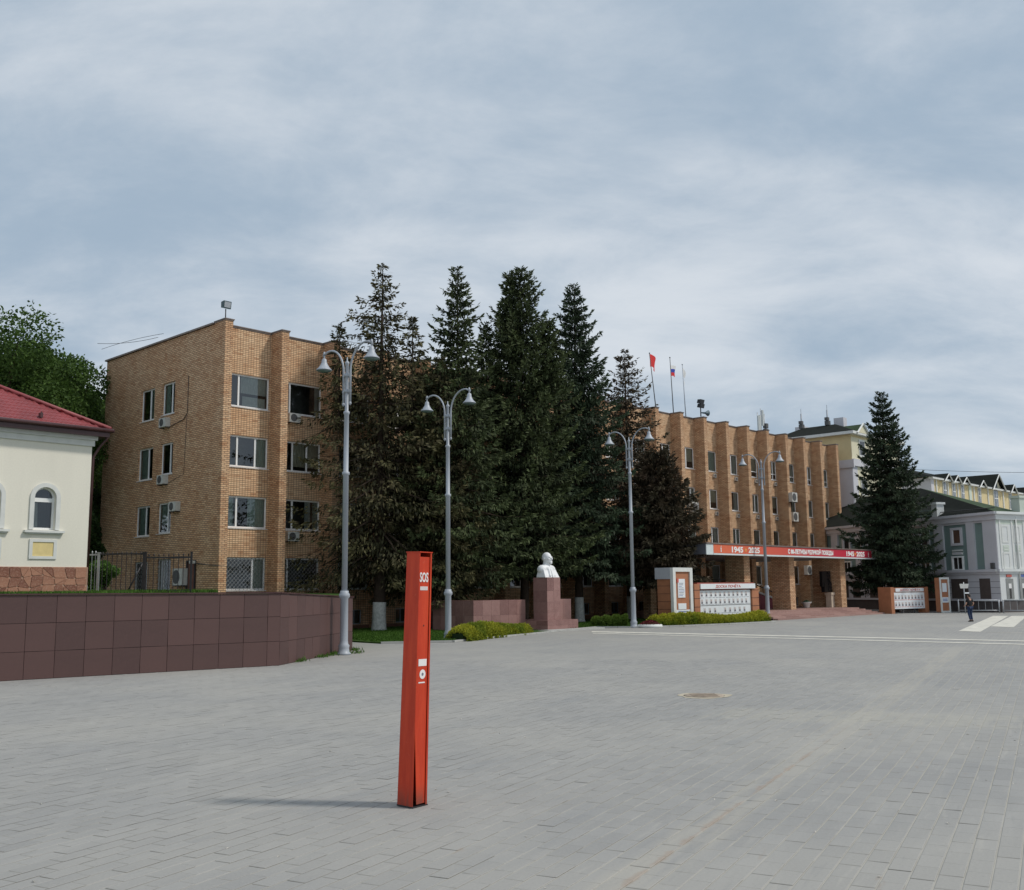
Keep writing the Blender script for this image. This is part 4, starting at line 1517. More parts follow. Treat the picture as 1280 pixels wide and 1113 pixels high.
def bars(x0, x1, ztop, zrail, mat, n, spike=True):
    b_ = MB()
    b_.tube([(0, 0, 2.3), (0, 0, ztop - .08)], .016, 5)
    if spike:
        b_.tube([(0, 0, ztop - .1), (0, 0, ztop - .04), (0, 0, ztop + .03)], [.018, .036, .004], 5)
    me = b_.mesh('bar', mat)
    for i in range(n):
        link('bar', me, fe, (x0 + (x1 - x0) * (i + .5) / n, 0, 0))
    r_ = MB(); r_.box(x0, x1, -.03, .03, zrail - .035, zrail + .035); r_.box(x0, x1, -.02, .02, 2.5, 2.56)
    r_.build('rail', mat, fe)


bars(.02, 1.95, 4.28, 4.2, IRON, 9)
bars(2.1, 4.1, 4.18, 4.02, IRON, 9)
bars(-.75, -.12, 4.33, 4.18, GALV, 4)
for x, mt, w in ((-.05, GALV, .05), (2.02, IRON, .07), (4.12, IRON, .04)):
    mb = MB(); mb.box(x - w, x + w, -w, w, 2.2, 4.24); mb.box(x - w - .02, x + w + .02, -w - .02, w + .02, 4.24, 4.28); mb.build('post', mt, fe)
lp = thing('leaning_pipe', 'dark pipe leaning against the shaded brick wall behind the fence', 'pipe', (-18.0, 48.5, 2.3))
mb = MB(); mb.tube([(-.35, 0, 0), (.3, .6, 1.75)], .04, 6); mb.build('pipe', IRON, lp)

# ------------------------------------------------------------------ street lamps
LH = 12.35
lamp = thing('street_lamp', 'nearest and tallest twin arm grey street lamp, at the end of the maroon wall', 'street lamp', (-6.62, 40.2, 0), math.radians(-43.3), 'twin arm street lamps along the square')
mb = MB()
mb.lathe([(.27, 0), (.27, .06), (.22, .10), (.20, .26), (.225, .34), (.17, .42), (.155, .55), (.15, 2.15), (.21, 2.22), (.21, 2.32), (.165, 2.38), (.16, 2.46)], 20)
mb.build('base', GREY_PAINT, lamp)
mb = MB()
mb.lathe([(.115, 2.4), (.112, 7.0), (.15, 7.03), (.15, 7.12), (.10, 7.16), (.095, 9.45), (.125, 9.48), (.125, 9.56), (.075, 9.6), (.065, 11.5), (.085, 11.52), (.085, 11.6), (.03, 11.64), (.02, 11.8)], 16)
mb.build('pole', GREY_PAINT, lamp)
for zc in (10.35, 11.0):
    mb = MB(); mb.box(-.25, .25, -.04, .04, zc, zc + .1); mb.lathe([(.12, zc - .02), (.12, zc + .12)], 12); mb.build('clamp', GREY_PAINT, lamp)
for s in (-1, 1):
    mb = MB()
    pts = [(s * .22, 0, 9.95), (s * .22, 0, 11.2)]
    for i in range(1, 11):
        t_ = i / 10 * math.pi * .56
        pts.append((s * (.22 + 1.0 * (1 - math.cos(t_)) / 1.05), 0, 11.2 + 1.05 * math.sin(t_)))
    pts.append((s * 1.62, 0, 12.1))
    mb.tube(pts, [.045] * 2 + [.04] * (len(pts) - 2), 8)
    mb.tube([(s * .22, 0, 9.8), (s * .22, 0, 9.88), (s * .22, 0, 9.96)], [.01, .06, .04], 8)
    mb.tube([(s * 1.55, 0, 12.28), (s * 1.55, 0, 11.85)], .035, 8)
    mb.lathe([(.05, 12.12), (.06, 12.2), (.0, 12.3)], 8, (s * 1.55, 0))
    mb.build('arm', GREY_PAINT, lamp)
    sh = MB()
    sh.lathe([(.05, 12.0), (.10, 11.95), (.11, 11.84), (.15, 11.74), (.22, 11.62), (.315, 11.53), (.33, 11.49)], 22, (s * 1.55, 0))
    so = sh.build('lamp_shade', GREY_PAINT, lamp)
    sh = MB(); sh.lathe([(.30, 11.495), (.27, 11.45), (.15, 11.42), (.0, 11.41)], 20, (s * 1.55, 0)); sh.build('lens', DARKGLASS, so)
for (x, y), lb in (((-3.2, 50.2), 'twin arm street lamp behind the red pillar at the left end of the golden hedge'),
                   ((7.35, 63.3), 'twin arm street lamp beside the small white rimmed flower bed'),
                   ((18.55, 75.3), 'farthest twin arm street lamp, its pole crossing the red banner')):
    c = copy_tree(lamp)
    c.location = (x, y, 0)
    c['label'] = lb

# ------------------------------------------------------------------ red emergency pillar
pil_o = thing('emergency_pillar', 'tall slim orange red SOS call pillar leaning slightly, lower seam split open', 'call pillar', (-1.19, 12.28, 0.0))
pil_o.rotation_euler = (0, math.radians(1.55), 0)
PT = 2.93
ang = math.radians(52)      # left face normal points left-front, right face (with text) right-front
ux = Vector((math.cos(ang), math.sin(ang), 0))      # along the right face, away from the near edge
lx = Vector((-math.sin(ang) , math.cos(ang), 0))    # along the left face, away from the near edge
def pp(a, b, z):      # a along right face, b along left face from the near edge; tapers upward
    k = 1.0 - .13 * z / PT
    near = Vector((-.0, -.13, 0)) * k
    q = near + ux * a * k + lx * b * k
    return (q.x, q.y, z)
S = .245
zb = .015
mb = MB()
# left, rear and inner sides as sheet steel 4 mm thick
def sheet(mb_, c1, c2, z0, z1, t_=.004, inward=None):
    (a1, b1), (a2, b2) = c1, c2
    da, db = inward
    mb_.hexa([pp(a1, b1, z0), pp(a2, b2, z0), pp(a2 + da * t_, b2 + db * t_, z0), pp(a1 + da * t_, b1 + db * t_, z0),
              pp(a1, b1, z1), pp(a2, b2, z1), pp(a2 + da * t_, b2 + db * t_, z1), pp(a1 + da * t_, b1 + db * t_, z1)])
sheet(mb, (0, 0), (0, S), zb, PT, inward=(1, 0))
sheet(mb, (0, S), (S, S), zb, PT, inward=(0, -1))
sheet(mb, (S, S), (S, 0), zb, PT, inward=(-1, 0))
sheet(mb, (S, 0), (S - .028, 0), zb, PT, inward=(0, 1))
sheet(mb, (0.005, 0), (.012, 0), .95, PT, inward=(0, 1))
mb.build('body', REDP, pil_o)
mb = MB()
zs_ = [zb + .02, .45, .9, 1.6, PT - .05]
gap = [.045, .024, .002, 0, 0]
for i in range(4):
    l0, l1 = .014 + gap[i], .014 + gap[i + 1]
    z0_, z1_ = zs_[i], zs_[i + 1]
    o0, o1 = gap[i] * .35, gap[i + 1] * .35
    P = [pp(l0, .012 - o0, z0_), pp(S - .032, .012, z0_), pp(S - .032, .017, z0_), pp(l0, .017 - o0, z0_),
         pp(l1, .012 - o1, z1_), pp(S - .032, .012, z1_), pp(S - .032, .017, z1_), pp(l1, .017 - o1, z1_)]
    mb.hexa(P)
door = mb.build('front_panel', REDP, pil_o)
mb = MB()
mb.hexa([pp(-.008, -.008, PT), pp(S + .008, -.008, PT), pp(S + .008, S + .008, PT), pp(-.008, S + .008, PT), pp(-.008, -.008, PT + .012), pp(S + .008, -.008, PT + .012), pp(S + .008, S + .008, PT + .012), pp(-.008, S + .008, PT + .012)])
mb.build('top_cap', REDP, pil_o)
mb = MB()
mb.hexa([pp(-.004, -.004, 0), pp(S + .01, -.004, 0), pp(S + .01, S + .004, 0), pp(-.004, S + .004, 0), pp(-.004, -.004, zb), pp(S + .01, -.004, zb), pp(S + .01, S + .004, zb), pp(-.004, S + .004, zb)])
mb.build('base_plate', IRON, pil_o)
rzp = math.atan2(ux.y, ux.x)
def on_panel(me_or_text, z, size, fit, name, txt, off=.0):
    c = Vector(pp((S - .014) / 2 + off, .009, z))
    return text(txt, size, PRINTW, name, pil_o, tuple(c), rzp, .003, 1, fit)
on_panel(None, 2.585, .155, .145, 'lettering', 'SOS', -.012)

mb = MB()
w_ = .075
def plate(z0_, z1_, hw, name, mt, y=.0085, cx=-.004):
    mb_ = MB()
    mb_.hexa([pp(S / 2 + cx - hw, y, z0_), pp(S / 2 + cx + hw, y, z0_), pp(S / 2 + cx + hw, y + .003, z0_), pp(S / 2 + cx - hw, y + .003, z0_),
              pp(S / 2 + cx - hw, y, z1_), pp(S / 2 + cx + hw, y, z1_), pp(S / 2 + cx + hw, y + .003, z1_), pp(S / 2 + cx - hw, y + .003, z1_)])
    return mb_.build(name, mt, pil_o)
plate(1.600, 1.680, .074, 'label_plate', PRINTW)
for i in range(9):
    plate(2.485, 2.53, .0058, 'small_print', PRINTW, cx=-.079 + i * .0165)
def disc(z, r_, name, mt, y, par=pil_o):
    mb_ = MB()
    mb_.face([pp(S / 2 + r_ * math.cos(t_ * math.pi / 10), y, z + r_ * math.sin(t_ * math.pi / 10)) for t_ in range(20)])
    return mb_.build(name, mt, par)
disc(1.505, .055, 'call_button', PRINTW, .0085)
disc(1.505, .018, 'button_centre', INK, .0065)
plate(1.402, 1.416, .058, 'label_line', PRINTW, cx=-.012)
disc(2.07, .010, 'keyhole', JOINT, .0085)

# ------------------------------------------------------------------ bust on its granite pedestal
mon = thing('granite_monument_base', 'red granite pedestal with low screen wall behind, carrying the white bust', 'pedestal', W(0, 0), RZ)


def slabs(x0, x1, y0, y1, zs, nx_, ny_, gap_=.006):
    """a block dressed in slabs: front (-y) and left (-x) faces are courses of plates"""
    core = MB(); core.box(x0 + .05, x1 - .05, y0 + .05, y1 - .05, zs[0], zs[-1] - .02)
    core.build('core', JOINT, mon)
    for j in range(len(zs) - 1):
        for i in range(nx_):
            a, b = x0 + (x1 - x0) * i / nx_, x0 + (x1 - x0) * (i + 1) / nx_
            m_ = MB(); m_.box(a + (gap_ if i else 0), b - (gap_ if i < nx_ - 1 else 0), y0 + rnd.uniform(0, .004), y0 + .052, zs[j] + gap_, zs[j + 1]); m_.build('slab', GRAN, mon)
            m_ = MB(); m_.box(a + gap_, b - gap_, y1 - .052, y1, zs[j] + gap_, zs[j + 1]); m_.build('slab', GRAN, mon)
        for i in range(ny_):
            a, b = y0 + .053 + (y1 - y0 - .106) * i / ny_, y0 + .053 + (y1 - y0 - .106) * (i + 1) / ny_
            m_ = MB(); m_.box(x0 + rnd.uniform(0, .004), x0 + .052, a + gap_, b - gap_, zs[j] + gap_, zs[j + 1]); m_.build('slab', GRAN, mon)
            m_ = MB(); m_.box(x1 - .052, x1, a + gap_, b - gap_, zs[j] + gap_, zs[j + 1]); m_.build('slab', GRAN, mon)
    t_ = MB(); t_.box(x0 + .002, x1 - .002, y0 + .006, y1 - .002, zs[-1] - .03, zs[-1] + .004); t_.build('top_slab', GRAN, mon)


slabs(15.05, 17.8, -10.75, -8.2, [-.02, .30, .60], 3, 3)
slabs(15.5, 16.68, -10.35, -9.25, [.6, 1.05, 1.65, 2.3, 3.08], 2, 1)
slabs(10.75, 15.05, -9.0, -8.2, [-.02, .95, 1.80], 6, 1)
slabs(10.75, 11.4, -8.19, -5.6, [-.02, .95, 1.80], 1, 4)
slabs(17.81, 19.3, -8.95, -8.25, [-.02, .5, 1.78], 2, 1)
mb = MB(); mb.box(14.2, 19.3, -11.6, -10.76, -.03, .08); mb.build('apron_slab', CONC, mon)


def ellip(mb_, c, r_, rot=None, n=16, m=10):
    i0 = len(mb_.v)
    R_ = Matrix.Rotation(rot[0], 3, rot[1]) if rot else Matrix.Identity(3)
    for j in range(m + 1):
        ph = math.pi * j / m
        for i in range(n):
            th = 2 * math.pi * i / n
            q = R_ @ Vector((r_[0] * math.sin(ph) * math.cos(th), r_[1] * math.sin(ph) * math.sin(th), r_[2] * math.cos(ph)))
            mb_.v.append((c[0] + q.x, c[1] + q.y, c[2] + q.z))
    for j in range(m):
        for i in range(n):
            a, b = i0 + j * n + i, i0 + j * n + (i + 1) % n
            mb_.f.append((a, b, b + n, a + n)[::-1]); mb_.m.append(0); mb_.sm.append(True)


def remesh(mb_, voxel, name, smooth=4):
    me = mb_.mesh(name, [])
    o = bpy.data.objects.new('tmp', me)
    COL.objects.link(o)
    md = o.modifiers.new('r', 'REMESH'); md.mode = 'VOXEL'; md.voxel_size = voxel; md.use_smooth_shade = True
    s_ = o.modifiers.new('s', 'SMOOTH'); s_.iterations = smooth; s_.factor = .5
    dg = bpy.context.evaluated_depsgraph_get()
    me2 = bpy.data.meshes.new_from_object(o.evaluated_get(dg))
    bpy.data.objects.remove(o)
    me2.name = name
    return me2


# bust faces -y in its own frame (outwards, to the square)
mb = MB()
cz = 1.10
ellip(mb, (0, .02, cz + .03), (.205, .235, .30))                 # skull
ellip(mb, (0, -.06, cz - .08), (.175, .18, .28))                  # face
ellip(mb, (0, -.16, cz - .22), (.12, .11, .12))                  # chin and beard
ellip(mb, (0, -.225, cz - .29), (.06, .06, .08))
ellip(mb, (0, -.262, cz - .04), (.036, .055, .075))              # nose
ellip(mb, (0, -.275, cz - .075), (.046, .045, .035))
ellip(mb, (-.07, -.215, cz + .05), (.07, .035, .022)); ellip(mb, (.07, -.215, cz + .05), (.07, .035, .022))   # brow
ellip(mb, (-.075, -.225, cz - .0), (.035, .02, .018)); ellip(mb, (.075, -.225, cz - .0), (.035, .02, .018))
ellip(mb, (-.12, -.17, cz - .06), (.06, .06, .05)); ellip(mb, (.12, -.17, cz - .06), (.06, .06, .05))
ellip(mb, (0, -.245, cz - .125), (.085, .03, .022))              # moustache
ellip(mb, (-.205, .02, cz - .03), (.025, .045, .07)); ellip(mb, (.205, .02, cz - .03), (.025, .045, .07))         # ears
ellip(mb, (0, .03, cz - .30), (.155, .165, .26))                   # neck
ellip(mb, (0, .04, .52), (.50, .25, .24)); ellip(mb, (-.33, .05, .45), (.24, .22, .26)); ellip(mb, (.33, .05, .45), (.24, .22, .26))
mb.hexa([(-.56, -.30, 0), (.56, -.30, 0), (.50, .26, 0), (-.50, .26, 0), (-.46, -.12, .52), (.46, -.12, .52), (.42, .20, .56), (-.42, .20, .56)])
mb.hexa([(-.02, -.36, 0), (.12, -.36, 0), (.12, -.2, 0), (-.02, -.2, 0), (-.03, -.17, .66), (.03, -.17, .66), (.05, -.05, .66), (-.05, -.05, .66)])
mb.hexa([(-.24, -.34, .1), (-.10, -.35, .1), (-.10, -.2, .1), (-.24, -.2, .1), (-.13, -.12, .72), (-.06, -.17, .70), (-.06, -.0, .70), (-.13, -.0, .72)])
mb.hexa([(.10, -.35, .1), (.24, -.34, .1), (.24, -.2, .1), (.10, -.2, .1), (.06, -.17, .70), (.13, -.12, .72), (.13, -.0, .72), (.06, -.0, .70)])
me = remesh(mb, .02, 'stone_bust', 3)
me.materials.clear(); me.materials.append(WMARB)
bx = W(16.09, 9.85, 3.085)
me.transform(Matrix.Diagonal((1.25, 1.35, 1.05, 1)))
link('stone_bust', me, None, bx, RZ + math.radians(4), 'white stone bust of a bald bearded man in a jacket, on the granite pedestal', 'bust')

# ------------------------------------------------------------------ honour boards
hb = thing('honour_board', 'white photo board between terracotta posts behind the long golden hedge', 'display board', W(28.2, 12.45, 0), RZ)
mb = MB(); mb.box(-.75, -.12, -.25, .25, 0, 2.62); mb.build('post', BOARDO, hb)
mb = MB(); mb.box(6.55, 7.45, -.25, .25, 0, 2.30); mb.build('post', BOARDO, hb)
for k in range(4):
    mb = MB(); mb.box(-.76, -.11, -.26, .26, .55 + k * .55, .58 + k * .55); mb.box(6.54, 7.46, -.26, .26, .5 + k * .55, .53 + k * .55); mb.build('groove', JOINT, hb)
mb = MB(); mb.box(-.12, 6.55, -.05, .2, 2.2, 2.30); mb.box(-.2, 7.1, -.1, .2, 2.62, 2.70); mb.build('top_beam', simple('board_red', (.28, .06, .04), .6, .1), hb)
mb = MB(); mb.box(-.1, 6.9, -.32, -.1, 2.28, 2.62); hd = mb.build('header', BOARDW, hb)
text('ДОСКА ПОЧЁТА', .24, INKR, 'lettering', hd, (3.3, -.33, 2.36), 0, .003, 1, 3.2)
mb = MB(); mb.box(-.1, 6.52, -.12, -.04, .3, 2.18); bp = mb.build('panel', BOARDW, hb)
mb = MB(); mb.box(-.1, 6.52, -.135, -.12, 1.17, 1.20); mb.build('panel_seam', ACG, bp)
r = random.Random(8)
def portrait(par, x, z, w, h, y, full=True):
    m_ = MB(); m_.box(x, x + w, y - .012, y, z, z + h); pt = m_.build('portrait', [simple('photo_pale', (.62, .60, .60), .5, .1)] if 'photo_pale' not in MATS else [MATS['photo_pale']], par)
    m_ = MB()
    m_.lathe([(0.0, z + h * .5)], 3) if False else None
    cx = x + w / 2
    m_.face([(cx + w * .17 * math.cos(t_ * .785), y - .016, z + h * .66 + h * .16 * math.sin(t_ * .785)) for t_ in range(8)], 1)
    m_.face([(cx - w * .36, y - .015, z + h * .06), (cx + w * .36, y - .015, z + h * .06), (cx + w * .2, y - .015, z + h * .46), (cx - w * .2, y - .015, z + h * .46)], 0)
    return m_, pt
PH = simple('photo_suit', (.09, .09, .12), .6, .4, 12)
PF = simple('photo_face', (.45, .30, .24), .6, .1)
for row, (z, n_) in enumerate([(1.78, 11), (1.30, 11), (.72, 9)]):
    for i in range(n_):
        if row == 2 and i in (3,): continue
        w = .26
        x = .15 + i * (6.2 / (11 if row < 2 else 9.8)) + (.3 if row == 2 else 0)
        m_, pt = portrait(bp, x, z, w, .32, -.121)
        m_.build('portrait_figure', [PH, PF], bp) if False else link('figure', m_.mesh('figure', [PH, PF]), pt)
for z in (1.68, 1.235, .64):
    m_ = MB()
    for i in range(36):
        x = .1 + i * .175 + r.uniform(-.02, .02)
        m_.box(x, x + r.uniform(.06, .14), -.124, -.12, z, z + .035)
    m_.build('caption', INK, bp)['kind'] = 'stuff'

po = thing('white_portal_stand', 'terracotta information stand framed by a tall white portal, left of the photo board', 'display stand', W(25.25, 12.5, 0), RZ)
mb = MB(); mb.box(.0, 2.25, .1, 1.2, 0, 2.95); body = mb.build('body', BOARDO, po)
for k in range(5):
    mb = MB(); mb.box(-.01, 2.26, .09, 1.21, .5 + k * .5, .52 + k * .5); mb.build('groove', JOINT, body)
mb = MB(); mb.box(-.1, .2, -.12, .1, 0, 3.42); mb.box(1.85, 2.15, -.12, .1, 0, 3.42); mb.box(-.1, 2.15, -.12, .1, 3.42, 3.68); mb.build('portal_frame', TRIMW, po)
mb = MB(); mb.box(-.1, .12, .1, 1.3, 2.95, 3.68); mb.box(.12, 2.0, .1, .35, 2.95, 3.42); mb.build('side_beam', simple('grey_beam', (.42, .43, .46), .6, .06), po)
mb = MB(); mb.box(.2, 1.85, -.02, .1, 0, 3.42); mb.build('back_panel', BOARDO, po)
mb = MB(); mb.box(.52, 1.32, -.06, -.02, 1.75, 2.95); nt = mb.build('notice', BOARDW, po)
for i in range(9):
    m_ = MB(); m_.box(.6, .6 + r.uniform(.3, .62), -.066, -.06, 1.86 + i * .1, 1.89 + i * .1); m_.build('text_line', INKB if i % 3 == 0 else INK, nt)
mb = MB(); mb.box(.42, .6, -.07, -.02, 2.72, 2.98); mb.build('emblem', INKR, po)
mb = MB(); mb.box(.5, 1.4, -.06, -.02, 1.0, 1.38); nt = mb.build('notice', BOARDW, po)
mb = MB(); mb.box(.22, 1.84, -.07, -.02, .55, .97); nt = mb.build('notice', BOARDW, po)
for i in range(3):
    m_ = MB(); m_.box(.45, .45 + r.uniform(.6, 1.2), -.078, -.07, .64 + i * .1, .69 + i * .1); m_.build('text_line', INKB, nt)

# far right board, set at an angle
rbz = RZ - math.radians(16)
h2 = thing('honour_board', 'distant photo board on terracotta frame right of the lone big spruce', 'display board', (31.9, 86.6, 0), rbz)
mb = MB(); mb.box(-.45, -.05, -.2, 1.1, 0, 2.2); mb.build('post', BOARDO, h2)
mb = MB(); mb.box(3.95, 4.35, -.2, .6, 0, 2.2); mb.build('post', BOARDO, h2)
mb = MB(); mb.box(-.05, 3.95, -.05, .2, 1.75, 2.15); mb.build('top_beam', BOARDO, h2)
mb = MB(); mb.box(.3, 3.9, -.12, -.05, 1.82, 2.1); hd = mb.build('header', BOARDW, h2)
text('ДОСКА ПОЧЁТА', .2, INKR, 'lettering', hd, (2.1, -.13, 1.88), 0, .003, 1, 2.6)
mb = MB(); mb.box(-.03, 3.94, -.1, .0, .38, 1.74); bp = mb.build('panel', BOARDW, h2)
mb = MB(); mb.box(1.2, 1.3, 0, .1, 0, .38); mb.box(2.7, 2.8, 0, .1, 0, .38); mb.build('leg', ACG, h2)
for row, z in enumerate([1.2, .62]):
    for i in range(9):
        m_, pt = portrait(bp, .12 + i * .42, z, .26, .34, -.101)
        link('figure', m_.mesh('figure', [PH, PF]), pt)
    m_ = MB()
    for i in range(18):
        m_.box(.1 + i * .21, .1 + i * .21 + r.uniform(.08, .16), -.105, -.1, z - .1, z - .05)
    m_.build('caption', INKR, bp)['kind'] = 'stuff'
p2 = thing('white_portal_stand', 'slim white framed stand at the right end of the distant photo board', 'display stand', (36.35, 87.6, 0), rbz)
mb = MB(); mb.box(0, 1.15, .0, .5, 0.05, 2.95); mb.build('body', BOARDO, p2)
mb = MB(); mb.box(-.05, .12, -.06, .0, 0, 2.98); mb.box(1.03, 1.2, -.06, 0, 0, 2.98); mb.box(.12, 1.03, -.06, 0, 2.82, 2.98); mb.box(.12, 1.03, -.06, 0, 0, .16); mb.build('portal_frame', TRIMW, p2)
mb = MB(); mb.box(.28, .85, -.03, 0, 1.75, 2.5); nt = mb.build('notice', BOARDW, p2)
mb = MB(); mb.box(.15, 1.0, -.03, 0, .85, 1.3); nt = mb.build('notice', BOARDW, p2)
for i in range(2):
    m_ = MB(); m_.box(.25, .85, -.036, -.03, .98 + i * .13, 1.04 + i * .13); m_.build('text_line', INKB, nt)

# ================================================================== BUILDINGS TO THE RIGHT
def frame_obj(A, d):
    return math.atan2(d[1], d[0])


# ---- grey and green two faced building
GO = (40.9, 86.3)
tl, tr = math.radians(-18), math.radians(62)
GB = thing('grey_green_building', 'grey stucco building with green wall panels, dark green roof and shuttered ground floor', 'building', (GO[0], GO[1], 0), 0)
dl = np.array([math.sin(tl), math.cos(tl)]); dr = np.array([math.sin(tr), math.cos(tr)])
rzl = math.atan2(-dl[1], -dl[0])      # local x runs toward the corner: from far to near
# left face local frame: origin at the corner, +x = away from the corner reversed; use x<=0 going away
LF = thing_l = None


class Face:
    """facade frame: s = distance from the corner, o = outward offset, z"""
    def __init__(f, d, n):
        f.d, f.n = np.array(d), np.array(n)

    def p(f, s, o, z):
        q = f.d * s + f.n * o
        return (float(q[0]), float(q[1]), z)

    def box(f, mb_, s0, s1, o0, o1, z0, z1, m=0):
        mb_.hexa([f.p(s0, o0, z0), f.p(s1, o0, z0), f.p(s1, o1, z0), f.p(s0, o1, z0), f.p(s0, o0, z1), f.p(s1, o0, z1), f.p(s1, o1, z1), f.p(s0, o1, z1)], m)


nl = np.array([-dl[1], dl[0]])      # outward normal of the left face (to the left / camera)
if nl @ np.array([-40, -80]) < 0: nl = -nl
nr = np.array([dr[1], -dr[0]])
FL_, FR_ = Face(dl, nl), Face(dr, nr)
LL, LR = 30.0, 22.0
ZR = 8.05


def body(name, mat, z0, z1, inset=0.0):
    m_ = MB()
    c0 = np.array([0, 0.]) + (dl + dr) * inset
    pts = [c0, dl * LL + dr * inset, dl * LL + dr * LR, dr * LR + dl * inset]
    m_.prism([tuple(p) for p in pts], z0, z1)
    return m_.build(name, mat, GB)


wall = body('wall', SEAG, 3.45, ZR, .12)
body('ground_storey', LILAC, 1.0, 3.40)
body('plinth', DPLINTH, -.05, .98, .03)
mb = MB()
FL_.box(mb, -.25, LL, -.2, .25, 3.40, 3.62); FL_.box(mb, -.1, LL, -.2, .12, 3.22, 3.40); FL_.box(mb, -.1, LL, -.2, .12, .93, 1.02)
FL_.box(mb, -.3, LL, -.2, .38, ZR + .2, ZR + .42); FL_.box(mb, -.12, LL, -.2, .16, ZR - .25, ZR + .2)
FL_.box(mb, .12, LL, -.1, -.0, 7.62, ZR - .26)
mb.build('cornice', LILAC, GB)
mb = MB()
FR_.box(mb, -.25, LR, -.2, .25, 3.402, 3.618); FR_.box(mb, -.1, LR, -.2, .12, 3.21, 3.40)
FR_.box(mb, -.3, LR, -.2, .38, ZR + .202, ZR + .418); FR_.box(mb, -.12, LR, -.2, .16, ZR - .25, ZR + .2)
mb.build('cornice', WSTUC, GB)
# pilasters on the left face
for s0, s1 in ((-.0, 1.5), (2.55, 3.45), (6.35, 7.5), (10.2, 11.3), (14, 15.1), (18, 19.1), (22, 23.1), (26, 27.1)):
    mb = MB(); FL_.box(mb, s0, s1, -.13, .06, 3.63, ZR - .24)
    mb.build('pilaster', LILAC, GB)


def rwin(F, s, z0, w, h, mat_f, glass, mull=1, fr=.22, par=GB, sill=True):
    m_ = MB()
    F.box(m_, s - fr, s, -.1, .05, z0 - fr, z0 + h + fr); F.box(m_, s + w, s + w + fr, -.1, .05, z0 - fr, z0 + h + fr)
    F.box(m_, s, s + w, -.1, .05, z0 + h, z0 + h + fr); F.box(m_, s, s + w, -.1, .05, z0 - fr, z0)
    o_ = m_.build('window', mat_f, par)
    m_ = MB(); F.box(m_, s, s + w, -.1, -.06, z0, z0 + h); m_.build('pane', glass, o_)
    m_ = MB()
    for k_ in range(mull):
        c_ = s + w * (k_ + 1) / (mull + 1); F.box(m_, c_ - .04, c_ + .04, -.06, -.02, z0, z0 + h)
    F.box(m_, s, s + .06, -.06, -.02, z0, z0 + h); F.box(m_, s + w - .06, s + w, -.06, -.02, z0, z0 + h)
    m_.build('glazing_bar', WHITE, o_)
    return o_


DKGL = simple('dark_glass', (0.035, 0.032, 0.032), .1, .4, 1.2, 0, .8)
BRGL = simple('brown_blind', (0.12, 0.07, 0.05), .3, .2, 2)
for s in (4.25, 8.4, 12.3, 16.2, 20.1):
    rwin(FL_, s, 6.0, .95, 1.15, LILAC, BRGL if s < 5 else DKGL, 0)
    rwin(FL_, s - .05, 3.72, 1.15, 1.0, WHITE, DKGL, 1, .14)
    m_ = MB(); FL_.box(m_, s - .1, s + 1.1, -.12, .02, 5.28, 5.42); FL_.box(m_, s - .1, s + 1.1, -.12, .02, 4.98, 5.2, 0); m_.build('apron', TRIMW, GB)
    m_ = MB(); FL_.box(m_, s + .0, s + 1.0, .021, .03, 5.02, 5.16); m_.build('apron_panel', LILAC, GB)
for s0, s1 in ((1.1, 2.35), (3.7, 5.75), (7.6, 9.6), (11.4, 13.4), (15.2, 17.2), (18.7, 19.9), (20.6, 21.8), (23.5, 25)):
    m_ = MB(); FL_.box(m_, s0, s1, -.05, .012, 1.12, 2.85)
    m_.build('shutter', BRSHUT, GB)
for z in (1.55, 2.05, 2.55):
    m_ = MB()
    for a, b in ((-.0, 1.08), (2.37, 3.68), (5.77, 7.58), (9.62, 11.38), (13.42, 15.18), (17.22, 18.68)):
        FL_.box(m_, a, b, .0, .006, z, z + .05)
    m_.build('rustication', simple('groove_grey%d' % int(z * 10), (.26, .25, .28), .8, .05), GB)
m_ = MB(); FL_.box(m_, .35, .75, .02, .2, 3.65, 4.15); m_.build('meter_box', ACG, GB)
# right face: pale, tall narrow windows and shop signs
m_ = MB(); FR_.box(m_, 0.0, LR, -.14, .02, 3.63, ZR - .25); FR_.box(m_, .0, LR, -.05, .015, .98, 3.2); m_.build('bright_wall', WSTUC, GB)
for k_ in range(9):
    s = .75 + k_ * 1.55
    rwin(FR_, s, 5.95, .62, 1.25, TRIMW, DKGL if k_ % 3 else BRGL, 0, .12)
    rwin(FR_, s, 3.75, .62, 1.15, TRIMW, DKGL, 0, .12)
    m_ = MB(); FR_.box(m_, s - .05, s + .68, .0, .04, 5.1, 5.62); m_.build('apron', PALEG, GB)
    m_ = MB(); FR_.box(m_, s + .05, s + .57, .041, .06, 5.2, 5.27); FR_.box(m_, s + .05, s + .57, .041, .06, 5.42, 5.49); m_.build('apron_ornament', TRIMW, GB)
    m_ = MB(); FR_.box(m_, s - .42, s - .24, .0, .07, 3.64, ZR - .27); m_.build('pilaster', TRIMW, GB)
m_ = MB(); FR_.box(m_, 0, LR, -.0, .025, 7.4, 7.75); m_.build('frieze', PALEG, GB)
for k_, (mt, w) in enumerate(((INKR, .62), (INKB, .9), (YPAN, .8))):
    s = .8 + k_ * 1.75
    m_ = MB(); FR_.box(m_, s, s + w, .016, .1, 2.95, 3.15); m_.build('shop_sign', mt, GB)
    m_ = MB(); FR_.box(m_, s - .1, s + .85, .016, .04, 1.12, 2.8); d_ = m_.build('door', simple('door_grey%d' % k_, (.25, .26, .25), .6, .1), GB)
    m_ = MB(); FR_.box(m_, s + .2, s + .55, .041, .06, 2.0, 2.4); m_.build('notice', PRINTW, d_)
    m_ = MB(); FR_.box(m_, s + .28, s + .5, .041, .06, 1.15, 1.98); m_.build('glazing', DKGL, d_)
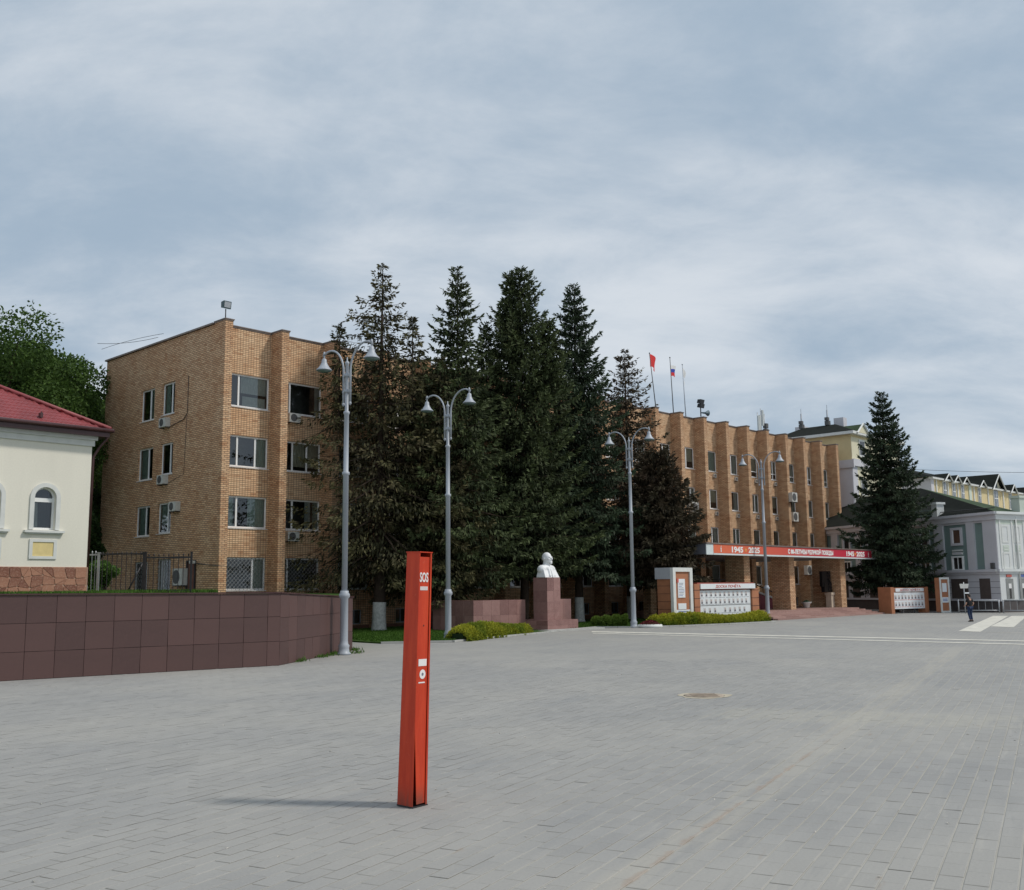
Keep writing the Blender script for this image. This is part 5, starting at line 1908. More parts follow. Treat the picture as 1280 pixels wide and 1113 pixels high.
# roof: shade on the left slope and sun on the corner slope painted as colours
C0 = nl * .35 + nr * .3
e1 = dl * LL + nl * .4
rz0 = ZR + .42
zr_ = 12.1
P_ = lambda a, z: (float(a[0]), float(a[1]), z)
apx = dl * 14.9 + dr * 6
rg1 = dl * LL + dr * 7
cE = dr * 2.85 + nr * .3
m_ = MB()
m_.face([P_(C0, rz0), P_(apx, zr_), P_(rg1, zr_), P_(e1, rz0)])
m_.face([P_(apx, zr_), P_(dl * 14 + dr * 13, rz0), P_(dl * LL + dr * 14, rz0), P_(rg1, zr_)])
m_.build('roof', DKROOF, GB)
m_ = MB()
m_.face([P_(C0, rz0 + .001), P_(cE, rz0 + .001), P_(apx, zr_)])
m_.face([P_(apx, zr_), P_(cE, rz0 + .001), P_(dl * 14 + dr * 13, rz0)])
m_.build('roof', LITROOF, GB)
m_ = MB(); m_.tube([P_(C0 + dl * 0.4 + dr * .5, rz0 + .35), P_(dl * 12 - dr * .0, rz0 + .45)], .04, 5); m_.build('roof_rail', IRON, GB)
m_ = MB(); FL_.box(m_, 6.6, 7.3, -.5, .3, ZR + .43, 9.6); FL_.box(m_, 6.5, 7.4, -.6, .4, 9.6, 9.8); m_.build('parapet_pier', WSTUC, GB)
m_ = MB(); FL_.box(m_, 7.3, 12, -.35, .0, ZR + .43, 9.05); FL_.box(m_, 7.3, 12, -.4, .1, 9.05, 9.2); m_.build('parapet', SEAG, GB)
m_ = MB(); FR_.box(m_, 2.9, 3.6, -.5, .3, ZR + .43, 9.7); FR_.box(m_, 2.8, 3.7, -.6, .4, 9.7, 9.9); FR_.box(m_, 3.6, 12, -.4, .05, ZR + .43, 9.3); FR_.box(m_, 3.6, 12, -.45, .12, 9.3, 9.45); m_.build('parapet_pier', PALEG, GB)
m_ = MB(); m_.tube([FR_.p(2.45, .12, ZR), FR_.p(2.45, .12, 1)], .07, 8); m_.build('downpipe', TRIMW, GB)

# ---- yellow mansard building behind
YO = np.array([38.02, 113.0])
YB = thing('yellow_gabled_building', 'pale yellow long building with many small white gables and a taller corner block', 'building', (float(YO[0]), float(YO[1]), 0), RZ)
# local x along U (street side), y back
TWZ = 19.2
mb = MB(); mb.box(0, 13, 0, 9, -.05, TWZ); mb.build('corner_block', YELL, YB)
mb = MB(); mb.box(0, 1.2, -.05, 0, -.05, 15.6); mb.box(-.06, 0, 0, 1.6, -.05, 15.4); mb.box(-.2, .0, -.3, 3.2, 15.4, 16.3); mb.box(0, 13, -.3, 0, 15.6, 16.4); mb.box(-.05, 0, 4.6, 5.6, 0, 15.4); mb.build('corner_pilaster', LILAC, YB)
mb = MB(); mb.box(.02, 13, -.04, 0, 16.4, TWZ - .3); mb.box(1.2, 13, -.03, 0, 0, 15.6); mb.build('bright_wall', PALEY, YB)
mb = MB(); mb.box(-.6, 0, -.6, 9.5, TWZ - .02, TWZ + .3); mb.box(0, 13.6, -.6, 0, TWZ - .02, TWZ + .3); mb.build('eaves', TRIMW, YB)
for zz_ in (17.0, 12.6, 9.0):
    for x in (2.0, 7.5):
        mb = MB(); mb.box(x - .15, x + 1.35, -.12, -.04, zz_ - .2, zz_ + 1.75); w_ = mb.build('window', TRIMW, YB)
        mb = MB(); mb.box(x, x + 1.2, -.14, -.121, zz_, zz_ + 1.55); mb.build('pane', DKGL, w_)
mb = MB()
rt = 20.95
mb.v += [(-.6, -.6, TWZ + .31), (13.6, -.6, TWZ + .31), (13.6, 9.6, TWZ + .31), (-.6, 9.6, TWZ + .31), (2.6, 3.0, rt), (2.6, 7.0, rt)]
mb.f += [(0, 1, 4), (1, 2, 5, 4), (2, 3, 5), (3, 0, 4, 5)]; mb.m += [0] * 4; mb.sm += [False] * 4
mb.build('roof', DKROOF, YB)
mb = MB()
mb.v += [(.5, -.62, TWZ + .2), (3.3, -.62, TWZ + .2), (1.9, -.62, TWZ + 1.25)]
mb.f += [(0, 1, 2)]; mb.m += [0]; mb.sm += [False]
gb = mb.build('gable', PALEY, YB)
mb = MB(); mb.face([(.5, -.6, TWZ + .2), (1.9, -.6, TWZ + 1.25), (1.9, 2.0, TWZ + 1.25)]); mb.face([(3.3, -.6, TWZ + .2), (1.9, 2.0, TWZ + 1.25), (1.9, -.6, TWZ + 1.25)]); mb.build('gable_roof', LITROOF, gb)
mb = MB(); mb.tube([(.3, -.7, TWZ + .1), (1.9, -.7, TWZ + 1.3), (3.5, -.7, TWZ + .1)], .13, 4); mb.build('bargeboard', TRIMW, gb)
for (x, y, w) in ((4.0, 2.6, .9), (4.0, 7.6, 1.1)):
    mb = MB(); mb.box(x, x + w, y, y + 1.2, TWZ, 21.4 if y > 5 else 21.9); mb.build('chimney', LILAC, YB)
# low range with gables
X0 = 22.9
mb = MB(); mb.box(X0, 66, 0.2, 16, -.05, 16.0); mb.build('long_wall', YELL, YB)
mb = MB(); mb.box(X0 - .06, X0, .1, 16, -.05, 15.95); mb.box(X0, X0 + .9, .1, .2, 0, 15.9); mb.build('end_wall', LILAC, YB)
mb = MB(); mb.box(X0 - .5, 66, -.35, .2, 15.75, 16.0); mb.build('eaves', TRIMW, YB)
mb = MB()
mb.v += [(X0 - .7, -.4, 16.0), (66, -.4, 16.0), (66, 16.4, 16.0), (X0 - .7, 16.4, 16.0), (X0 + 4, 8, 18.6), (66, 8, 18.6)]
mb.f += [(0, 1, 5, 4), (2, 3, 4, 5), (3, 0, 4)]; mb.m += [0] * 3; mb.sm += [False] * 3
mb.build('roof', DKROOF, YB)
for i, (x, gw, gh) in enumerate(((26.2, 2.4, .85), (29.4, 2.4, .85), (32.6, 2.4, .85), (39.0, 2.5, .85), (44.3, 5.2, 2.2), (52.0, 2.6, 1.1), (58.2, 2.8, 1.1), (63, 2.8, 1.1))):
    ga = MB()
    zb_ = 15.8
    ga.v += [(x, .05, zb_), (x + gw, .05, zb_), (x + gw / 2, .05, zb_ + gh)]
    ga.f += [(0, 1, 2)]; ga.m += [0]; ga.sm += [False]
    g_ = ga.build('gable', PALEY if gw > 4 else YELL, YB)
    m_ = MB()
    m_.face([(x - .25, -.5, zb_ - .1), (x + gw / 2, -.5, zb_ + gh + .1), (x + gw / 2, 6, zb_ + gh + .1), (x - .25, 1.0, zb_ - .1)][::-1])
    m_.face([(x + gw + .25, -.5, zb_ - .1), (x + gw + .25, 1.0, zb_ - .1), (x + gw / 2, 6, zb_ + gh + .1), (x + gw / 2, -.5, zb_ + gh + .1)][::-1])
    m_.build('gable_roof', DKROOF, g_)
    m_ = MB(); m_.tube([(x - .3, -.55, zb_ - .2), (x + gw / 2, -.55, zb_ + gh), (x + gw + .3, -.55, zb_ - .2)], .10, 4); m_.build('bargeboard', TRIMW, g_)
    cx = x + gw / 2
    ww = 1.5 if gw > 4 else .85
    m_ = MB(); m_.box(cx - ww / 2 - .15, cx + ww / 2 + .15, .08, .2, 12.9, 15.9 if gw < 4 else 17.3); w_ = m_.build('window', TRIMW, YB)
    m_ = MB(); m_.box(cx - ww / 2, cx + ww / 2, .05, .079, 13.4, 15.6 if gw < 4 else 17.0); m_.build('pane', simple('sky_glass%d' % i, (.10, .12, .14), .1, .3, .8, 0, .9), w_)
    m_ = MB(); m_.box(cx - .04, cx + .04, .02, .049, 13.4, 15.6); m_.box(cx - ww / 2, cx + ww / 2, .02, .049, 14.5, 14.6); m_.build('glazing_bar', WHITE, w_)
    m_ = MB(); m_.box(cx - .9, cx + .9, .1, .2, 12.4, 12.6); m_.build('sill', TRIMW, YB)
for x in (24.5, 28.45, 31.95, 36.2, 38.0, 43.6, 50.0, 57):
    m_ = MB(); m_.box(x, x + (.9 if x in (36.2,) else .3), .08, .2, 10, 15.8); m_.build('pilaster', PALEG if x == 36.2 else TRIMW, YB)
# roof aerials on the yellow building
an2 = thing('antenna_mast', 'grey antenna mast standing on the dark roof beside the white chimney', 'antenna', (float(YO[0] + U2[0] * 2.6 - N2[0] * 7.2), float(YO[1] + U2[1] * 2.6 - N2[1] * 7.2), 20.7), RZ)
mb = MB(); mb.tube([(0, 0, -.4), (0, 0, 2.0)], .09, 6); mb.tube([(0, 0, 2.0), (0, 0, 2.6)], .03, 5); mb.build('mast', GREY_PAINT, an2)
mb = MB(); mb.box(-.25, .25, -.25, .25, .2, .7); mb.box(-.35, .1, -.2, .2, .75, 1.1); mb.build('radio_unit', ACG, an2)
an3 = copy_tree(an2); an3.location = (float(YO[0] + U2[0] * 2.6 - N2[0] * 3.9), float(YO[1] + U2[1] * 2.6 - N2[1] * 3.9), 20.75)
an3['label'] = 'slender antenna mast on the roof ridge near the gabled corner'
ST = [(29.0, 3.5, 17.4, INKB)]
bt = thing('blue_roof_sheet', 'small blue sheet on the dark roof behind the big spruce', 'sheet', (float(YO[0] + U2[0] * 22 - N2[0] * 4), float(YO[1] + U2[1] * 22 - N2[1] * 4), 16.3), RZ)
mb = MB(); mb.box(0, 3, 0, 2, .0, 1.1); mb.build('sheet', FLAGB, bt)


# ---- wires
def wire(label, a, b, sag, r_=.02):
    m_ = MB()
    A, B = Vector(a), Vector(b)
    m_.tube([A.lerp(B, i / 16) - Vector((0, 0, 4 * sag * (i / 16) * (1 - i / 16))) for i in range(17)], r_, 4)
    o = m_.build('overhead_wire', WIREM, None, label=label, cat='wire')


wire('overhead wire crossing the sky above the yellow gables at right', (50.2, 127, 16.7), (63, 100, 13.2), .25, .02)
wire('upper of two thin wires from the left trees to the brick roof', (-27.5, 66, 18.9), (-21.7, 61.0, 18.0), .15, .014)
wire('lower of two thin wires from the left trees to the brick roof', (-27.2, 66, 18.5), (-21.2, 60.5, 18.1), -.1, .014)

# ---- barriers and road sign near the right building
bar_g = None
for i, (p, q) in enumerate((((37.4, 86.6), (40.0, 84.9)), ((40.2, 84.6), (42.6, 83.6)), ((42.9, 83.3), (45.6, 83.0)))):
    e = thing('pedestrian_barrier', ['grey tubular barrier right behind the walking person', 'grey tubular barrier below the pale corner of the building', 'grey tubular barrier at the right edge before the shop doors'][i], 'barrier', (p[0], p[1], 0), math.atan2(q[1] - p[1], q[0] - p[0]), 'tubular street barriers')
    Lb = math.dist(p, q)
    m_ = MB(); m_.tube([(0, 0, 0), (0, 0, 1.1)], .05, 6); m_.build('post', GALV, e)
    m_ = MB(); m_.tube([(Lb, 0, 0), (Lb, 0, 1.1)], .05, 6); m_.build('post', GALV, e)
    m_ = MB(); m_.tube([(0, 0, 1.05), (Lb, 0, 1.05)], .04, 6); m_.build('rail', GALV, e)
    m_ = MB(); m_.tube([(0, 0, .22), (Lb, 0, .22)], .035, 6); m_.build('rail', GALV, e)
    n_ = int(Lb / .45)
    m_ = MB(); m_.tube([(0, 0, .22), (0, 0, 1.05)], .014, 4); bm = m_.mesh('bar', GALV)
    for k_ in range(1, n_):
        link('bar', bm, e, (Lb * k_ / n_, 0, 0))
sg = thing('road_sign', 'white road sign on a thin grey post left of the walking person', 'road sign', (37.2, 84.9, 0), math.radians(24))
m_ = MB(); m_.tube([(0, 0, 0), (0, 0, 2.55)], .04, 6); m_.build('post', GALV, sg)
m_ = MB(); m_.hexa([(-.42, -.05, 2.05), (.42, -.05, 2.05), (.42, -.02, 2.05), (-.42, -.02, 2.05), (-.5, -.05, 2.42), (.52, -.05, 2.42), (.52, -.02, 2.42), (-.5, -.02, 2.42)]); m_.build('plate', simple('sign_pale', (.5, .5, .48), .5, .1), sg)
m_ = MB(); m_.box(.02, .5, -.05, -.03, 1.62, 1.72); m_.build('small_plate', BOARDW, sg)

# ================================================================== PERSON
def skin_mesh(name, verts, edges, radii, mat, sub=2, root=0):
    me = bpy.data.meshes.new(name)
    me.from_pydata(verts, edges, [])
    o = bpy.data.objects.new(name, me); COL.objects.link(o)
    md = o.modifiers.new('s', 'SKIN')
    for i, r_ in enumerate(radii):
        rr_ = r_ if isinstance(r_, tuple) else (r_, r_)
        me.skin_vertices[0].data[i].radius = rr_
    me.skin_vertices[0].data[root].use_root = True
    s_ = o.modifiers.new('u', 'SUBSURF'); s_.levels = sub; s_.render_levels = sub
    dg = bpy.context.evaluated_depsgraph_get()
    m2 = bpy.data.meshes.new_from_object(o.evaluated_get(dg))
    bpy.data.objects.remove(o)
    for p in m2.polygons: p.use_smooth = True
    m2.materials.clear(); m2.materials.append(mat)
    m2.name = name
    return m2


pe = thing('person', 'person in black t-shirt and blue jeans walking away across the square', 'person', (29.75, 67.2, 0), math.radians(14))
# local: faces +y (away from the camera)
J = {'pelvis': (0, 0, .95), 'waist': (0, .0, 1.10), 'chest': (0, .0, 1.30), 'neck0': (0, -.01, 1.47), 'neck1': (0, .01, 1.54), 'head0': (0, .03, 1.62), 'head1': (0, .03, 1.72),
     'shR': (.17, -.01, 1.42), 'elR': (.25, -.06, 1.14), 'wrR': (.24, .14, .98), 'haR': (.235, .20, .95), 'shL': (-.17, -.01, 1.42), 'elL': (-.26, .0, 1.14), 'wrL': (-.22, .19, 1.02), 'haL': (-.215, .25, 1.0),
     'hipR': (.095, 0, .90), 'knR': (.11, .08, .49), 'anR': (.11, -.0, .09), 'toR': (.125, .15, .035), 'hipL': (-.095, 0, .90), 'knL': (-.11, .0, .49), 'anL': (-.115, -.13, .10), 'toL': (-.13, .01, .035)}
names = list(J)
ed = [('pelvis', 'waist'), ('waist', 'chest'), ('chest', 'neck0'), ('neck0', 'neck1'), ('neck1', 'head0'), ('head0', 'head1'), ('chest', 'shR'), ('shR', 'elR'), ('elR', 'wrR'), ('wrR', 'haR'),
      ('chest', 'shL'), ('shL', 'elL'), ('elL', 'wrL'), ('wrL', 'haL'), ('pelvis', 'hipR'), ('hipR', 'knR'), ('knR', 'anR'), ('anR', 'toR'), ('pelvis', 'hipL'), ('hipL', 'knL'), ('knL', 'anL'), ('anL', 'toL')]
rad = dict(pelvis=(.14, .10), waist=(.13, .095), chest=(.15, .105), neck0=.06, neck1=.055, head0=(.075, .09), head1=(.075, .095), shR=.058, elR=.042, wrR=.028, haR=(.035, .02), shL=.058, elL=.042, wrL=.028, haL=(.035, .02),
           hipR=.085, knR=.058, anR=.04, toR=(.04, .03), hipL=.085, knL=.058, anL=.04, toL=(.04, .03))
V_ = [J[n] for n in names]; E_ = [(names.index(a), names.index(b)) for a, b in ed]; R_ = [rad[n] for n in names]
for side, sx in (('haR', 1), ('haL', -1)):      # fingers and thumb
    hx, hy, hz = J[side]
    for f_ in range(5):
        off = (f_ - 2) * .014
        i = len(V_)
        tip = (hx + (-sx * .045 if f_ == 0 else off * .4), hy + (.04 if f_ == 0 else .075), hz - .02 + off * .5)
        mid = (hx + (-sx * .03 if f_ == 0 else off * .7), hy + (.02 if f_ == 0 else .045), hz + off * .8)
        V_ += [mid, tip]; R_ += [.010, .008]; E_ += [(names.index(side), i), (i, i + 1)]
bodym = skin_mesh('body', V_, E_, R_, SKIN)
link('body', bodym, pe)


def garment(name, keep, grow, mat, cut=None):
    idx = [names.index(n) for n in keep]
    vv = [list(J[n]) for n in keep]
    if cut:
        for n, (a, b, t_) in cut.items():
            vv[keep.index(n)] = [J[a][q] + (J[b][q] - J[a][q]) * t_ for q in range(3)]
    ee = [(keep.index(a), keep.index(b)) for a, b in ed if a in keep and b in keep]
    rr_ = []
    for n in keep:
        r_ = rad[n]; r_ = r_ if isinstance(r_, tuple) else (r_, r_)
        rr_.append((r_[0] + grow, r_[1] + grow))
    return link(name, skin_mesh(name, vv, ee, rr_, mat, 2, 0), pe)


garment('t_shirt', ['waist', 'chest', 'neck0', 'shR', 'elR', 'shL', 'elL', 'pelvis'], .022, BLACKC, {'neck0': ('chest', 'neck0', .72), 'elR': ('shR', 'elR', .72), 'elL': ('shL', 'elL', .72), 'pelvis': ('pelvis', 'waist', .1)})
garment('jeans', ['pelvis', 'hipR', 'knR', 'anR', 'hipL', 'knL', 'anL'], .02, JEANS)
mb = MB(); ellip(mb, (0, .02, 1.71), (.085, .105, .09)); ellip(mb, (0, -.02, 1.67), (.084, .08, .10)); mb.build('hair', HAIR, pe)
mb = MB()
ellip(mb, (.088, .03, 1.66), (.012, .022, .035)); ellip(mb, (-.088, .03, 1.66), (.012, .022, .035)); mb.build('ear', SKIN, pe)
mb = MB(); mb.hexa([(.07, -.08, 0), (.17, -.06, 0), (.18, .22, 0), (.09, .23, 0), (.08, -.06, .09), (.16, -.05, .09), (.16, .14, .06), (.10, .15, .06)]); mb.build('shoe', BLACKC, pe)
mb = MB(); mb.hexa([(-.17, -.21, 0), (-.07, -.21, 0), (-.09, .08, 0), (-.18, .08, 0), (-.16, -.19, .1), (-.08, -.19, .1), (-.10, .0, .06), (-.16, .0, .06)]); mb.build('shoe', BLACKC, pe)

# ================================================================== VEGETATION
def spruce(label, loc, H, R, zb, seed, mat, prof=.85, nb=360, nl_=130, leafL=(.22, .42), leafW=(.05, .10), sag=.35, hang=.5, skirt=1.0, leaders=None, gaps=0.0, white=None, ragged=.25, upt=.35, group='spruces in front of the brick office', avoid=None, tint=(0, 1), trunk_r=.3, up=.35, dens=1.0):
    r = np.random.default_rng(seed)
    t_ = thing('spruce_tree', label, 'tree', loc, 0, group)
    P, D, L, Wd, T = [], [], [], [], []
    wood = MB()
    tops = [(0, 0, 0, H, R)] + (leaders or [])
    for li, (lx_, ly_, z0_, H_, R_) in enumerate(tops):
        n_b = nb if li == 0 else int(nb * .22)
        zb_ = zb if li == 0 else z0_
        tier = .62 if li == 0 else .5
        for i in range(n_b):
            u = (i + r.uniform(0, 1)) / n_b
            t0 = u ** 1.12
            z = zb_ + (H_ - zb_) * t0
            z = z * .35 + .65 * (round(z / tier) * tier) + r.normal(0, .06)
            az = i * 2.39996 + r.uniform(-.3, .3)
            l = R_ * (1 - t0) ** prof * r.uniform(1 - ragged * 1.7, 1 + ragged * .8) + .12
            if t0 < .12: l *= .75 + 2 * t0
            if gaps and math.sin(az * 2 + z * .8 + seed) * math.sin(z * 1.3 + seed) > 1 - gaps: l *= .45
            el = (-.28 + .75 * t0) * r.uniform(.7, 1.3) + (up - .35)
            dx, dy = math.cos(az), math.sin(az)
            if li and dx * lx_ + dy * ly_ < 0: pass
            n = max(10, int(nl_ * 1.45 * dens * (l / R) ** .95))
            s = r.uniform(0.06, 1, n) ** .8
            sg_ = sag * l * .35
            wmax = np.where(s > .9, .10, 1) * (.10 + .36 * l * (1 - s) ** .8 * np.minimum(1, s * 3.5))
            lat = r.uniform(-1, 1, n) * wmax
            zc = z + l * (el * s) - sg_ * s ** 1.5 * 2 + upt * l * s ** 4 * .6
            hg = r.uniform(0, 1, n) ** 1.6 * hang * (.35 + .65 * (1 - t0)) * np.minimum(1, l / 1.5) * (1 - .6 * s)
            zc = zc - np.abs(lat) * .22 - hg
            x = lx_ + dx * l * s - dy * lat
            y = ly_ + dy * l * s + dx * lat
            P.append(np.stack([x, y, zc], 1))
            sl = el - sg_ / l * 3 * s ** .5 + upt * 2.4 * s ** 3
            d = np.stack([dx * 1.0 - dy * np.sign(lat) * .75, dy * 1.0 + dx * np.sign(lat) * .75, sl - .25 - hg * .9], 1) + r.normal(0, .3, (n, 3))
            dn = r.uniform(0, 1, n) < (.42 * (1 - s) + .18) * (1 - .6 * t0)
            d[dn] = d[dn] * .35 + np.array([0, 0, -1.1])
            D.append(norm(d))
            L.append(r.uniform(*leafL, n) * (1 if t0 < .7 else 1.5 - .72 * t0)); Wd.append(r.uniform(*leafW, n) * (1.5 if t0 < .7 else 2.2 - t0))
            tb_ = r.uniform(-.12, .12)
            T.append(np.clip(tb_ + .10 + .80 * s ** 2.2 * r.uniform(.5, 1.2, n) + r.normal(0, .12, n), 0, 1) * (tint[1] - tint[0]) + tint[0])  # sunlit tips and shaded inner boughs painted into the tint
            if l > .8 and i % 2 == 0:
                q = [(lx_ + dx * l * a, ly_ + dy * l * a, z + l * el * a - sg_ * a ** 1.5 * 2 + upt * l * a ** 4 * .6) for a in (0, .3, .6, .9)]
                wood.tube(q, [.05 * (l / 4) + .015, .035 * (l / 4) + .012, .012, .006], 4, cap=False)
        # sprays along the leader
        n = 260
        s = r.uniform(0, 1, n)
        z = H_ - (H_ - zb_) * .14 * s
        a = r.uniform(0, 6.28, n)
        P.append(np.stack([lx_ + np.cos(a) * .04, ly_ + np.sin(a) * .05, z - .1], 1)); D.append(norm(np.stack([np.cos(a), np.sin(a), r.uniform(.1, 1.0, n)], 1)))
        L.append(r.uniform(.12, .3, n) * (.4 + s)); Wd.append(r.uniform(.03, .06, n)); T.append(r.uniform(.2, .9, n))
        if li:
            wood.tube([(lx_ * .15, ly_ * .15, z0_ - 1.5), (lx_ * .8, ly_ * .8, z0_ - .6), (lx_, ly_, z0_ + .5), (lx_, ly_, H_ - .3)], [.12, .1, .08, .02], 6)
    P, D, L, Wd, T = map(np.concatenate, (P, D, L, Wd, T))
    if avoid is not None:
        k = avoid(P[:, 0] + loc[0], P[:, 1] + loc[1])
        P, D, L, Wd, T = P[k], D[k], L[k], Wd[k], T[k]
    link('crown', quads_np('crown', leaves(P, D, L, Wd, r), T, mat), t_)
    wood.build('branch_wood', BARK, t_)
    tb = MB()
    zs = [-.1, .25, 1, 3, H * .4, H * .7, H - .2]
    rs = [trunk_r * 1.35, trunk_r * 1.1, trunk_r, trunk_r * .9, trunk_r * .62, trunk_r * .32, .02]
    tb.tube([(math.sin(z * .7 + seed) * .04, math.cos(z * .5) * .04, z) for z in zs], rs, 12)
    tb.build('trunk', BARK, t_)
    if white:
        m_ = MB(); m_.tube([(math.sin(z * .7 + seed) * .04, math.cos(z * .5) * .04, z) for z in (-.05, .25, 1, white)], [trunk_r * 1.37 + .03, trunk_r * 1.12 + .02, trunk_r + .02, trunk_r + .015], 12)
        m_.build('whitewash', WWASH, t_)
    return t_


def outside_brick(x, y):
    u = (x - P0[0]) * U2[0] + (y - P0[1]) * U2[1]
    p = (x - P0[0]) * N2[0] + (y - P0[1]) * N2[1]
    return (p > .15) | ((p > -.8) & (np.mod(u, PITCHB) > .6) & (np.mod(u, PITCHB) < 3.6))


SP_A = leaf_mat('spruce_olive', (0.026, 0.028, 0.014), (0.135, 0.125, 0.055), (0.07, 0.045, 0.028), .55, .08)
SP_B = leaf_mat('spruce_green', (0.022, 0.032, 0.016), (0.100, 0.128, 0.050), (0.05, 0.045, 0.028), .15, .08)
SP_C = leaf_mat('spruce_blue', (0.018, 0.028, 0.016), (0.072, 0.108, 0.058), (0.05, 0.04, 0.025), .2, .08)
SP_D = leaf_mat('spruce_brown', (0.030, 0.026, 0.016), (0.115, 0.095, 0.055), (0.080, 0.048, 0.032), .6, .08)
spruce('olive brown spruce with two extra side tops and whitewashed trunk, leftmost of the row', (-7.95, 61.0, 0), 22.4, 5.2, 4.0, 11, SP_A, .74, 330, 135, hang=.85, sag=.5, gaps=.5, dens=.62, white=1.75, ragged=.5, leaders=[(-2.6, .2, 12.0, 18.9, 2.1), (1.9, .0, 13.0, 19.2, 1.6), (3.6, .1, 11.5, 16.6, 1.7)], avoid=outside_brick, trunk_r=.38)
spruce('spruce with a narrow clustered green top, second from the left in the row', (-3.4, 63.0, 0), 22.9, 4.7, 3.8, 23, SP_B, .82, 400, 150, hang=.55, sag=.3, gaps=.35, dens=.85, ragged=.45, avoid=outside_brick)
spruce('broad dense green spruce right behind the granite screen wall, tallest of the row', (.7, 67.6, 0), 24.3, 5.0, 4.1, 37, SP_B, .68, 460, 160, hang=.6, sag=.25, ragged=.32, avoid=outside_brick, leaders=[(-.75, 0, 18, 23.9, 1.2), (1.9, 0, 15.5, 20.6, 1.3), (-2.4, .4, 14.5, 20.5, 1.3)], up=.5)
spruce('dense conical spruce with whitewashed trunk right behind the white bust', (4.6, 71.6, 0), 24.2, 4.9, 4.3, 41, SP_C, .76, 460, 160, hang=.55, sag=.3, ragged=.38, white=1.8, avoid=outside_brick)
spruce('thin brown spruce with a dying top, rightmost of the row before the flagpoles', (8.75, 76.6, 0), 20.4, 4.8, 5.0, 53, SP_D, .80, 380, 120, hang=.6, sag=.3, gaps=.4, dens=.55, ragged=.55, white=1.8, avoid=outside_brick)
spruce('short bushy olive spruce filling the row between the two leftmost tall ones', (-4.9, 62.6, 0), 15.8, 3.9, 3.2, 67, SP_A, .5, 300, 130, hang=.7, avoid=outside_brick, trunk_r=.22)
spruce('low wide dark spruce whose boughs reach the left end of the red banner', (10.3, 71.8, 0), 12.0, 3.6, 3.7, 71, SP_D, .5, 300, 130, hang=.7, avoid=outside_brick, trunk_r=.2, tint=(0, .6))
spruce('big lone conical spruce with tiered drooping boughs at the right end of the canopy', (34.0, 92.0, 0), 19.9, 4.9, 3.3, 83, SP_C, .78, 330, 190, hang=.45, sag=.55, ragged=.28, group='spruces on the square', upt=.55, tint=(0, .85), trunk_r=.34)


def broadleaf(label, loc, H, R, zb, seed, mat, n=42000, blobs=34, group='leafy trees beyond the red roof', size=(.16, .3)):
    r = np.random.default_rng(seed)
    t_ = thing('leafy_tree', label, 'tree', loc, 0, group)
    cz_ = (H + zb) / 2
    cs = []
    for i in range(blobs):
        d = norm(r.normal(size=3))
        k = r.uniform(.35, .8)
        cs.append((d[0] * R * k, d[1] * R * k, cz_ + d[2] * (H - zb) / 2 * k * 1.02, r.uniform(.24, .42) * R))
    P, D = [], []
    per = n // blobs
    wood = MB()
    for cx, cy, cz2, cr in cs:
        d = norm(r.normal(size=(per, 3)))
        rad_ = cr * r.uniform(.5, 1.0, per) ** .7 * (1 + .22 * np.sin(d[:, 0] * 7 + cx) * np.sin(d[:, 2] * 6 + cz2))
        P.append(np.stack([cx, cy, cz2]) + d * rad_[:, None] * np.array([1, 1, .8]))
        D.append(norm(d * .5 + r.normal(0, .6, (per, 3)) + np.array([0, 0, -.25])))
        wood.tube([(0, 0, zb * .9), (cx * .4, cy * .4, (zb + cz2) / 2), (cx, cy, cz2)], [.16, .09, .03], 5, cap=False)
    P, D = np.concatenate(P), np.concatenate(D)
    m = len(P)
    link('crown', quads_np('crown', leaves(P, D, r.uniform(*size, m), r.uniform(size[0] * .6, size[1] * .6, m), r), np.clip(r.normal(.45, .25, m), 0, 1), mat), t_)
    wood.build('limb', BARK, t_)
    tb = MB(); tb.tube([(0, 0, -.1), (0, 0, 1), (.1, 0, zb), (0, .1, cz_)], [.4, .32, .26, .1], 10); tb.build('trunk', BARK, t_)


LF1 = leaf_mat('leaf_green', (0.030, 0.062, 0.014), (0.10, 0.175, 0.035), (0.045, 0.09, 0.02), .4, .3)
LF2 = leaf_mat('leaf_dark', (0.016, 0.034, 0.010), (0.05, 0.09, 0.022), None, 0, .2)
broadleaf('tallest leafy green tree at the left edge behind the red roof', (-31.6, 61, 0), 21.6, 6.2, 6.0, 5, LF1, 60000, 44)
broadleaf('rounded leafy green tree behind the middle of the red roof', (-30.6, 65, 0), 20.3, 4.9, 6.0, 9, LF1, 52000, 40)
broadleaf('lower leafy tree squeezed between the red roof and the brick end wall', (-31.0, 75, 0), 20.6, 5.2, 4.0, 13, LF1, 46000, 36)
broadleaf('dark shrubby tree in the gap between cream and brick buildings', (-28.4, 66, 0), 12.5, 2.2, 2.6, 17, LF2, 26000, 26)
broadleaf('darkest bushy tree behind the fence corner beside the cream wall', (-25.1, 59, 0), 8.6, 1.5, 2.7, 19, LF2, 20000, 22)
broadleaf('bright green bush behind the pale end of the iron fence', (-19.9, 49.3, 0), 4.15, 1.0, 2.5, 29, leaf_mat('bush_bright', (0.05, 0.10, 0.02), (0.12, 0.22, 0.05), None, 0, .3), 9000, 16, 'bushes on the terrace', (.08, .16))


# ---- golden hedges
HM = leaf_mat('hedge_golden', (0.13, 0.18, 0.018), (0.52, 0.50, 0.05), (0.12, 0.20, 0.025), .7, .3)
HM2 = leaf_mat('hedge_green', (0.05, 0.10, 0.02), (0.16, 0.24, 0.04), (0.07, 0.13, 0.02), .5, .3)


